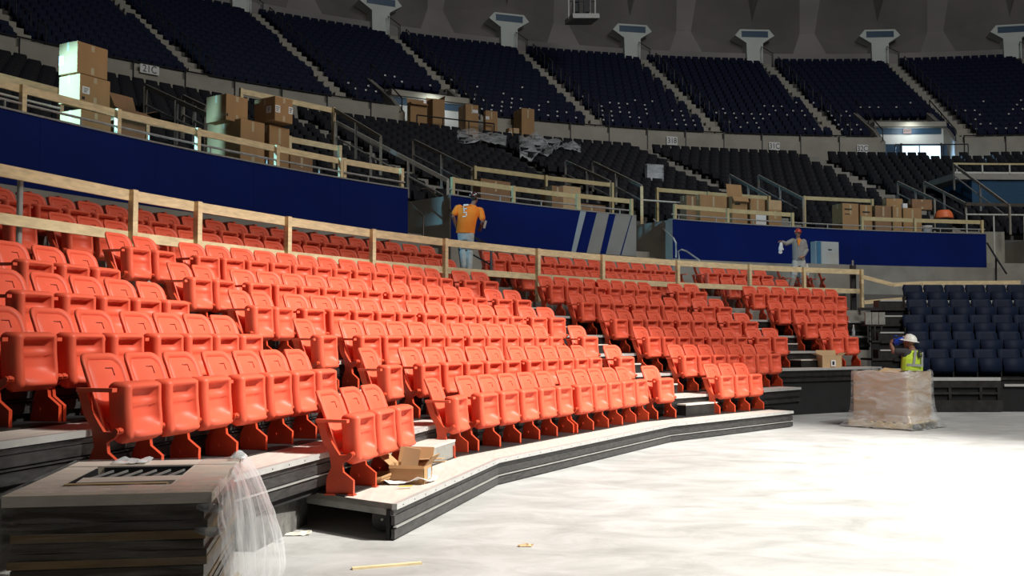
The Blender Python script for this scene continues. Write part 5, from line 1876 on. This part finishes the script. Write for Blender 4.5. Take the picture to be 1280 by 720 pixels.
for k, zz in enumerate((0.78, 0.66, 0.40, 0.22, 0.12)):
    MB().tube([(-0.07 - 0.008 * k, -0.02, zz), (-0.03, -0.028, zz - 0.006), (0.012, -0.022, zz - 0.012), (0.034, 0.03, zz - 0.018), (0.04, 0.09, zz - 0.022)], [0.012, 0.022, 0.027, 0.022, 0.01], 10).build('wrap_fold', M_wrap_f, o, smooth=True)

# ------------------------------------------------------------------ people
def etube(m, pts, rad, xa=(1, 0, 0), n=14):
    """closed elliptical tube: radii (along xa, across) at each point"""
    pts = [Vector(p) for p in pts]
    xa = Vector(xa).normalized()
    vs, fs = [], []
    for i, p in enumerate(pts):
        d = (pts[min(i + 1, len(pts) - 1)] - pts[max(i - 1, 0)]).normalized()
        ya = d.cross(xa).normalized()
        rx, ry = rad[i] if isinstance(rad[i], tuple) else (rad[i], rad[i])
        for k in range(n):
            a = 2 * math.pi * k / n
            vs.append(p + xa * math.cos(a) * rx + ya * math.sin(a) * ry)
    for i in range(len(pts) - 1):
        for k in range(n):
            a, b = i * n + k, i * n + (k + 1) % n
            fs.append((a, b, b + n, a + n))
    fs.append(tuple(range(n - 1, -1, -1)))
    q = (len(pts) - 1) * n
    fs.append(tuple(q + k for k in range(n)))
    m.add(vs, fs)


def limb(m, pts, rad, n=12):
    pts = [Vector(p) for p in pts]
    # round the ends
    for p, r in ((pts[0], rad[0]), (pts[-1], rad[-1])):
        ball(m, p, (r * .98, r * .98, r * .98))
    fine, fr = [], []
    for i in range(len(pts) - 1):
        for k in range(4):
            s = k / 4
            fine.append(pts[i].lerp(pts[i + 1], s))
            fr.append(rad[i] + (rad[i + 1] - rad[i]) * s)
        if 0 < i + 1 < len(pts) - 1:
            ball(m, pts[i + 1], (rad[i + 1],) * 3)
    fine.append(pts[-1])
    fr.append(rad[-1])
    m.tube(fine, fr, n)


def ball(m, c, r, n=12):
    prof = []
    k = 8
    for i in range(k + 1):
        a = -math.pi / 2 + math.pi * i / k
        prof.append((max(0.001, math.cos(a)), math.sin(a)))
    vs, fs = [], []
    c = Vector(c)
    for (pr, pz) in prof:
        for q in range(n):
            a = 2 * math.pi * q / n
            vs.append(c + Vector((pr * math.cos(a) * r[0], pr * math.sin(a) * r[1], pz * r[2])))
    for i in range(k):
        for q in range(n):
            a, b = i * n + q, i * n + (q + 1) % n
            fs.append((a, b, b + n, a + n))
    m.add(vs, fs)


def skinned(m, name, mt, parent, voxel=0.010, smooth=3):
    o = m.build(name, mt, parent, smooth=True)
    r = o.modifiers.new('remesh', 'REMESH')
    r.mode = 'VOXEL'
    r.voxel_size = voxel
    r.use_smooth_shade = True
    s = o.modifiers.new('smooth', 'SMOOTH')
    s.factor = 0.5
    s.iterations = smooth
    return o


def hand(m, wrist, dirn, palm_n, curl=0.6, s=1.0, thumb=1):
    """palm and five fingers of different lengths; dirn along the hand, palm_n out of the palm side"""
    wrist = Vector(wrist)
    d = Vector(dirn).normalized()
    pn = Vector(palm_n)
    pn = (pn - d * pn.dot(d)).normalized()
    side = d.cross(pn)
    etube(m, [wrist - d * .01, wrist + d * .03 * s, wrist + d * .075 * s, wrist + d * .10 * s], [(0.027 * s, .022 * s), (.038 * s, .020 * s), (.043 * s, .018 * s), (.038 * s, .014 * s)], side)
    for k, ln in enumerate((.072, .082, .076, .060)):
        b = wrist + d * .092 * s + side * (0.03 - 0.02 * k) * s * thumb
        dd = d.copy()
        pts = [b]
        for j in range(3):
            a = curl * (0.6 + 0.5 * j)
            dd = (d * math.cos(a) + pn * math.sin(a)).normalized()
            pts.append(pts[-1] + dd * ln * s * (0.42, 0.33, 0.25)[j])
        limb(m, pts, [.0098 * s, .0092 * s, .0085 * s, .0075 * s], 8)
    b = wrist + d * .03 * s + side * .032 * s * thumb
    t1 = (d * .55 + side * .75 * thumb + pn * .35).normalized()
    t2 = (d * .85 + side * .25 * thumb + pn * .5).normalized()
    limb(m, [b, b + t1 * .04 * s, b + t1 * .04 * s + t2 * .035 * s], [.014 * s, .0115 * s, .009 * s], 8)


def head(m, c, f, tilt=0.0, s=1.0):
    """skull, jaw, nose and ears around centre c, looking along f"""
    c = Vector(c)
    f = Vector(f).normalized()
    r = f.cross(Vector((0, 0, 1))).normalized()
    u = r.cross(f)
    def P(a, b, z):
        return c + r * a * s + f * b * s + u * z * s
    ball(m, P(0, -.012, .03), (.078 * s, .092 * s, .10 * s), 16)
    ball(m, P(0, .028, -.045), (.056 * s, .058 * s, .068 * s), 14)
    ball(m, P(0, .05, -.085), (.03 * s, .028 * s, .026 * s))
    etube(m, [P(0, .075, .03), P(0, .098, -.008), P(0, .085, -.022)], [(.010 * s, .010 * s), (.016 * s, .016 * s), (.014 * s, .010 * s)], r, 8)
    for q in (-1, 1):
        ball(m, P(.079 * q, -.012, -.005), (.014 * s, .026 * s, .034 * s), 8)
        ball(m, P(.033 * q, .066, .035), (.024 * s, .016 * s, .010 * s), 8)
    etube(m, [P(-.024, .076, -.05), P(0, .086, -.05), P(.024, .076, -.05)], [(.008 * s, .008 * s)] * 3, u, 8)
    return P


def face_bits(P, parent, s=1.0):
    for q in (-1, 1):
        e = MB()
        ball(e, P(.030 * q, .078, .014), (.012 * s, .010 * s, .009 * s), 10)
        e.build('eye', M_white, parent, smooth=True)
        e = MB()
        ball(e, P(.030 * q, .086, .014), (.006 * s, .004 * s, .006 * s), 8)
        e.build('pupil', M_hair, parent, smooth=True)


def helmet(P, parent, m, s=1.0, brim_f=0.05, stickers=None, brim_all=0.012):
    h = MB()
    k = 20
    prof = [(0.0, .150), (.035, .146), (.068, .128), (.094, .095), (.104, .055), (.106, .045)]
    vs, fs = [], []
    for (rr, z) in reversed(prof):
        for q in range(k):
            a = 2 * math.pi * q / k
            vs.append(P(max(rr, .001) * math.cos(a) * .95, max(rr, .001) * math.sin(a) * 1.12 - .008, z))
    for i in range(len(prof) - 1):
        for q in range(k):
            a, b = i * k + q, i * k + (q + 1) % k
            fs.append((a, b, b + k, a + k))
    h.add(vs, fs)
    o = h.build('hard_hat', m, parent, smooth=True)
    b = MB()
    vs, fs = [], []
    for ring in (0, 1):
        for q in range(k):
            a = 2 * math.pi * q / k
            ext = brim_all + brim_f * max(0, math.sin(a)) ** 1.5
            e = ext if ring else -0.004
            vs.append(P((.101 + e) * math.cos(a), (.116 + e) * math.sin(a) - .008, .047 - (.012 if ring else 0)))
    for ring in (1, 0):
        for q in range(k):
            a = 2 * math.pi * q / k
            ext = brim_all + brim_f * max(0, math.sin(a)) ** 1.5
            e = ext if ring else -0.004
            vs.append(P((.101 + e) * math.cos(a), (.116 + e) * math.sin(a) - .008, .041 - (.012 if ring else 0)))
    for j in range(4):
        for q in range(k):
            a, c = j * k + q, j * k + (q + 1) % k
            e2 = ((j + 1) % 4) * k
            fs.append((a, c, e2 + (q + 1) % k, e2 + q))
    b.add(vs, fs)
    b.build('hat_brim', m, o, smooth=True)
    r = MB()
    r.tube([P(0, -.10, .09), P(0, -.06, .135), P(0, 0, .152), P(0, .06, .138), P(0, .10, .09)], .010, 8)
    r.build('hat_ridge', m, o, smooth=True)
    if stickers:
        for (a, z, mm) in stickers:
            g = MB()
            aa = R_(a)
            rr = .103 if z < .07 else (.092 if z < .105 else .072)
            p = P(rr * math.cos(aa) * .95, rr * math.sin(aa) * 1.12 - .008, z)
            ball(g, p, (.018, .018, .016), 8)
            g.build('hat_sticker', mm, o, smooth=True)
    return o


def boots(parent, feet, f, m, s=1.0):
    f = Vector(f).normalized()
    for p in feet:
        b = MB()
        p = Vector(p)
        r = f.cross(Vector((0, 0, 1)))
        etube(b, [p - f * .085 + Vector((0, 0, .045)), p + Vector((0, 0, .048)), p + f * .09 + Vector((0, 0, .04)), p + f * .165 + Vector((0, 0, .03)), p + f * .19 + Vector((0, 0, .026))],
              [(.038, .045), (.046, .048), (.05, .04), (.044, .03), (.02, .015)], r)
        limb(b, [p + Vector((0, 0, .05)), p + Vector((0, 0, .13))], [.047, .05])
        o = skinned(b, 'boot', m, parent, 0.011)
        MB().box(p + f * .05 + Vector((0, 0, .008)), (.095, .27, .016), math.atan2(f.y, f.x) - math.pi / 2).build('sole', M_ink, o)


# --- man in the orange T-shirt, back to the camera
ub, D = 584.0, 23.65
sp = FOC / D
pb = on_circle(ub, 338, 31.05)
org = Vector((pb.x, pb.y, Z9))
man = thing('person', 'man in orange T-shirt, pale jeans and dark hard hat, seen from behind', 'person', org)


def Q(u, v, dy=0.0):
    return Vector(((u - ub) / sp, dy, (338 - v) / sp))


body = MB()
nk, hd = Q(591.5, 251), Q(593, 243.5, 0.03)
fdir = Vector((0.45, 0.88, 0.05))
P1 = head(body, hd, fdir, s=1.02)
limb(body, [Q(589.5, 257), nk, hd - Vector((0, 0, .06))], [.066, .058, .055])
etube(body, [Q(582.5, 290), Q(583, 283), Q(584, 270), Q(586, 258.5), Q(588, 253)], [(.165, .11), (.15, .10), (.165, .11), (.16, .10), (.06, .06)])
sl, sr = Q(571, 256, -.02), Q(601.5, 258.5, .06)
el, wl = Q(566.5, 268, -.10), Q(570.5, 280.5, 0.03)
er, wr = Q(603, 273, .05), Q(599.5, 281.5, .24)
limb(body, [sl, el, wl], [.062, .047, .032])
limb(body, [sr, er, wr], [.062, .047, .032])
hand(body, wl, (0.15, .35, -1), (1, 0.2, 0), 0.5, 1.0, 1)
hand(body, wr, (-.1, .9, .1), (-.6, 0.2, -.6), 1.1, 1.0, -1)
hl, hr_ = Q(577.5, 291), Q(587, 292)
kl, kr = Q(578.5, 312, .05), Q(587, 313, .04)
al, ar = Q(579.5, 332, -.03), Q(586.5, 334, -.06)
limb(body, [hl, kl, al], [.09, .062, .042])
limb(body, [hr_, kr, ar], [.09, .062, .042])
skinned(body, 'body', M_skin_d, man, 0.008)
sh = MB()
etube(sh, [Q(581.5, 288.5), Q(582, 284), Q(583.5, 272), Q(585.6, 261), Q(586.3, 256.6), Q(588, 253.8), Q(589.8, 251.8)], [(.225, .14), (.222, .14), (.235, .145), (.265, .135), (.25, .115), (.15, .09), (.07, .065)], (1, 0.15, -0.05))
limb(sh, [sl + Vector((.06, 0, -.01)), sl + Vector((.012, 0, -.01)), sl.lerp(el, .62)], [.085, .072, .075])
limb(sh, [sr - Vector((.06, 0, .01)), sr - Vector((.012, 0, .01)), sr.lerp(er, .70)], [.085, .072, .076])
skinned(sh, 't_shirt', M_tee_o, man, 0.011, 10)
# white print on the back
for (u, v, wdt, hgt, a) in ((582.6, 253.6, .15, .045, -4), (581.6, 258.2, .11, .03, -4), (580.4, 260.6, .035, .06, 10), (581.6, 263.2, .10, .028, -4), (583.4, 265.6, .035, .055, 8), (580.6, 268.0, .11, .028, -6), (579.6, 256.2, .02, .03, 0)):
    q = Q(u, v, 0)
    MB().box((0, 0, 0), (wdt * .8, 0.02, hgt * .8), mtx=Matrix.Translation((q.x, -0.140 - 0.006, q.z)) @ Matrix.Rotation(R_(a), 4, 'Y')).build('shirt_print', M_white, man)
pt = MB()
limb(pt, [hl + Vector((0, 0, .03)), kl, al + Vector((0, 0, .03))], [.112, .086, .070])
limb(pt, [hr_ + Vector((0, 0, .03)), kr, ar + Vector((0, 0, .03))], [.112, .086, .072])
etube(pt, [Q(582, 297), Q(582, 291), Q(582.3, 285)], [(.165, .12), (.175, .125), (.165, .115)])
skinned(pt, 'jeans', M_jeans, man, 0.011, 4)
boots(man, [Vector((al.x, al.y, 0)), Vector((ar.x, ar.y, 0))], (.15, 1, 0), M_shoe)
hr1 = MB()
ball(hr1, P1(0, -.035, .0), (.078, .075, .075), 14)
hr1.build('hair', M_hair, man, smooth=True)
face_bits(P1, man, 1.02)
helmet(P1, man, M_hat_k, brim_f=.05, stickers=[(-60, .06, M_hat_w), (-95, .09, M_hat_r), (-130, .06, M_hat_w), (-30, .085, M_hat_w), (-80, .05, M_hat_r), (-110, .115, M_hat_w), (-45, .115, M_hat_r)])
# tool held out in front
tl = thing('hammer', 'small pale-headed hammer held out by the man in the orange T-shirt', 'tool', org + Q(605.5, 275, .34))
a, b = Q(599.8, 280.0, .33) - Q(605.5, 275, .34), Vector((0, 0, .0))
MB().tube([a, b], .014, 8).build('shaft', M_ink, tl)
MB().bar(b + Vector((-.02, 0, -.09)), b + Vector((.025, 0, .09)), .05, .05, up=(0, 1, 0)).build('tool_head', M_pipe_l, tl)

# --- man in grey, facing the camera, left arm held out with a glove
ub, D = 996.0, 30.2
sp = FOC / D
pb = on_circle(ub, 356, 31.25)
org = Vector((pb.x, pb.y, Z9))
V0 = 356.0


def Q(u, v, dy=0.0):
    return Vector(((u - ub) / sp, dy, (V0 - v) / sp))


man = thing('person', 'man in grey sweatshirt, pale trousers and red hard hat, one arm held out', 'person', org)
body = MB()
hd = Q(998.3, 285.0, -.02)
P2 = head(body, hd, (-0.15, -1, -.05), s=1.02)
limb(body, [Q(998.5, 294), Q(998.4, 290), hd - Vector((0, 0, .06))], [.068, .06, .055])
etube(body, [Q(999, 322), Q(999, 314), Q(999, 304), Q(999, 295.5), Q(998.6, 291.5)], [(.155, .11), (.15, .10), (.17, .11), (.165, .10), (.06, .06)])
sl, sr = Q(990.8, 294.5), Q(1006.8, 295.5)
el, wl = Q(982.5, 298.5, -.03), Q(976.8, 296.0, -.10)
er, wr = Q(1009.3, 306.5, .02), Q(1003.0, 315.0, -.16)
limb(body, [sl, el, wl], [.062, .046, .032])
limb(body, [sr, er, wr], [.062, .046, .032])
hand(body, wl, (-1, -.2, .1), (0, -.3, -1), 0.9, 1.0, 1)
hand(body, wr, (-.8, -.25, -.3), (-.2, .9, 0), 0.7, 1.0, 1)
hl, hr_ = Q(995.0, 323), Q(1003.0, 323)
kl, kr = Q(991.5, 338, -.10), Q(1003.5, 338, -.02)
al, ar = Q(988.5, 353, -.02), Q(1004.8, 353, .0)
limb(body, [hl, kl, al], [.09, .062, .042])
limb(body, [hr_, kr, ar], [.09, .062, .042])
skinned(body, 'body', M_skin, man, 0.008)
sh = MB()
etube(sh, [Q(999, 320.5), Q(999, 317), Q(999, 306), Q(999, 297), Q(998.8, 293.6), Q(998.6, 291.8)], [(.19, .135), (.195, .14), (.20, .135), (.20, .125), (.13, .10), (.072, .07)])
limb(sh, [sl + Vector((.03, 0, 0)), el, wl.lerp(el, .15)], [.085, .068, .050])
limb(sh, [sr - Vector((.03, 0, 0)), er, wr.lerp(er, .15)], [.085, .070, .050])
skinned(sh, 'sweatshirt', M_greycl, man, 0.011, 4)
# orange undershirt in the open collar
q = Q(998.0, 297.5)
MB().add([(q.x - .055, -.142, q.z + .11), (q.x + .065, -.142, q.z + .11), (q.x - .02, -.158, q.z - .12), (q.x - .055, -.10, q.z + .11), (q.x + .065, -.10, q.z + .11), (q.x - .02, -.12, q.z - .12)], [(0, 2, 1), (3, 4, 5), (0, 1, 4, 3), (1, 2, 5, 4), (2, 0, 3, 5)]).build('undershirt', M_tee_o, man)
pt = MB()
limb(pt, [hl + Vector((0, 0, .03)), kl, al + Vector((0, 0, .03))], [.115, .098, .080])
limb(pt, [hr_ + Vector((0, 0, .03)), kr, ar + Vector((0, 0, .03))], [.115, .098, .082])
etube(pt, [Q(999, 327), Q(999, 322), Q(999, 317.5)], [(.165, .12), (.17, .125), (.16, .115)])
skinned(pt, 'trousers', M_lightpants, man, 0.011, 4)
boots(man, [Vector((al.x, al.y, 0)), Vector((ar.x, ar.y, 0))], (-.1, -1, 0), M_shoe)
face_bits(P2, man, 1.02)
hr1 = MB()
ball(hr1, P2(0, -.03, .01), (.079, .072, .075), 14)
hr1.build('hair', M_hair, man, smooth=True)
helmet(P2, man, M_hat_r, brim_f=.045, stickers=[(20, .06, M_hat_w)])
gl = thing('work_glove', 'white work glove dangling from the outstretched hand of grey-clothed man', 'glove', org + Q(974.9, 299, -.14))
g = MB()
etube(g, [(0, 0, .05), (0.0, -.01, -.04), (-.015, -.01, -.14), (-.02, -.01, -.22)], [(.04, .03), (.055, .032), (.07, .035), (.055, .03)])
for k, dx in enumerate((-.055, -.02, .015, .045)):
    limb(g, [(-.015 + dx * .7, -.01, -.2), (-.02 + dx, -.01, -.28 - .02 * (k in (1, 2)))], [.018, .014], 8)
limb(g, [(.03, -.01, -.1), (.075, -.01, -.18)], [.02, .015], 8)
skinned(g, 'glove_body', M_white, gl, .009)
rg = thing('rag', 'white rag hanging from the hip of the man in grey', 'rag', org + Q(1009.5, 324, .04))
g = MB()
etube(g, [(0, 0, .0), (.005, 0, -.10), (.02, .0, -.25), (.03, .01, -.36)], [(.03, .03), (.05, .03), (.06, .03), (.035, .02)])
skinned(g, 'cloth', M_white, rg, .009)

# --- man in the lime vest drinking, behind the wrapped bulk carton
ub, D = 1137.5, 20.5
sp = FOC / D
org = Vector(((ub - 640) / FOC * D, D, 0))
V0 = CAM_H * sp + 424.0


def Q(u, v, dy=0.0):
    return Vector(((u - ub) / sp, dy, (V0 - v) / sp))


man = thing('person', 'man in lime safety vest and white hard hat, drinking, seen from behind', 'person', org)
body = MB()
hd = Q(1137.2, 428.5, .05)
P3 = head(body, hd, (-.80, .55, .16), s=1.16)
limb(body, [Q(1139.5, 438.5), Q(1138.8, 434.5), hd - Vector((0, 0, .06))], [.068, .06, .056])
etube(body, [Q(1138.5, 470), Q(1138.5, 462), Q(1138.8, 450), Q(1139.5, 440), Q(1139.6, 436)], [(.165, .12), (.155, .11), (.175, .12), (.17, .105), (.06, .06)], (.9, .3, 0))
sl, sr = Q(1130.5, 440, .02), Q(1148.3, 441.5, .12)
el, wl = Q(1118.5, 439.5, .10), Q(1118.0, 430.5, .22)
er, wr = Q(1150.2, 455, .25), Q(1143, 449, .42)
limb(body, [sl, el, wl], [.064, .050, .034])
limb(body, [sr, er, wr], [.062, .047, .033])
hand(body, wl, (.25, .25, .9), (.7, .1, -.3), 1.0, 1.0, -1)
hand(body, wr, (-.7, .3, .3), (0, -.3, .8), 0.8, 1.0, 1)
hl, hr_ = Q(1133, 472), Q(1143.5, 472)
kl, kr = Q(1133, 494, .02), Q(1144, 494, .03)
al, ar = Q(1132.5, 514, 0), Q(1144.5, 514, 0)
limb(body, [hl, kl, al], [.09, .062, .042])
limb(body, [hr_, kr, ar], [.09, .062, .042])
skinned(body, 'body', M_skin_d, man, .008)
sh = MB()
etube(sh, [Q(1138.5, 467), Q(1138.6, 460), Q(1138.8, 449), Q(1139.5, 440.5), Q(1139.7, 437)], [(.21, .14), (.21, .14), (.225, .14), (.22, .12), (.085, .08)], (.9, .3, 0))
limb(sh, [sl + Vector((.03, 0, 0)), sl.lerp(el, .72)], [.085, .072])
limb(sh, [sr - Vector((.03, 0, 0)), sr.lerp(er, .7)], [.085, .072])
skinned(sh, 't_shirt', M_dark_cl, man, .011, 4)
ve = MB()
etube(ve, [Q(1138.2, 466), Q(1138.4, 458), Q(1139.2, 448), Q(1140.2, 441), Q(1140.6, 437.6)], [(.245, .160), (.242, .160), (.24, .16), (.20, .135), (.12, .10)], (.9, .3, 0))
vo = skinned(ve, 'vest', M_vest, man, .011, 4)
for (u0, v0, u1, v1, wdt) in ((1128.5, 455.6, 1149.0, 456.8, .05), (1139.4, 437.5, 1136.6, 455.5, .05), (1148.0, 440, 1147.5, 456, .04)):
    a, b = Q(u0, v0), Q(u1, v1)
    pts = []
    for i in range(7):
        q = a.lerp(b, i / 6)
        xx = q.x - Q(1138.7, 450).x
        rr = 0.172 - .9 * xx * xx * 1.3
        pts.append(Vector((q.x, -rr - 0.004, q.z)))
    g = MB()
    for i in range(6):
        g.bar(pts[i], pts[i + 1], wdt if abs(v0 - v1) > 5 else .012, .012 if abs(v0 - v1) > 5 else wdt, up=(0, 0, 1) if abs(v0 - v1) < 5 else (0, 1, 0))
    g.build('reflective_band', M_reflect, vo)
for (u, v, wd, hg) in ((1143.6, 442.2, .045, .16), (1146.0, 440.5, .03, .03), (1146.4, 443.2, .04, .02), (1146.4, 445.2, .03, .02)):
    q = Q(u, v)
    MB().box((q.x, -.165, q.z), (wd, .02, hg)).build('vest_print', M_ink, vo)
pt = MB()
limb(pt, [hl + Vector((0, 0, .03)), kl, al + Vector((0, 0, .05))], [.112, .086, .072])
limb(pt, [hr_ + Vector((0, 0, .03)), kr, ar + Vector((0, 0, .05))], [.112, .086, .072])
etube(pt, [Q(1138.3, 477), Q(1138.3, 471), Q(1138.4, 464)], [(.165, .12), (.175, .125), (.165, .115)], (.9, .3, 0))
skinned(pt, 'trousers', M_dark_cl, man, .011, 4)
boots(man, [Vector((al.x, al.y, 0)), Vector((ar.x, ar.y, 0))], (-.2, 1, 0), M_shoe)
hr1 = MB()
ball(hr1, P3(0, -.038, -.01), (.077, .070, .075), 14)
hr1.build('hair', M_hair, man, smooth=True)
face_bits(P3, man)
helmet(P3, man, M_hat_w, brim_f=.035, brim_all=.04)
bt = thing('drink_jug', 'blue plastic drinking jug raised to the mouth of the man in lime vest', 'bottle', org + Q(1127.2, 426.3, .17))
MB().lathe([(.03, -.12), (.062, -.115), (.066, -.02), (.062, .06), (.03, .10), (.026, .13)], n=18).build('jug_body', M_bluejug, bt, smooth=True).rotation_euler = (0.3, 1.0, 0)
MB().tube([(-.05, .0, .02), (-.10, .02, .05), (-.10, .02, .11), (-.03, .0, .10)], .012, 8).build('jug_handle', M_bluejug, bt, smooth=True)
MB().lathe([(.028, .0), (.028, .03)], n=14).build('jug_cap', M_white, bt).location = (.11, .02, .075)
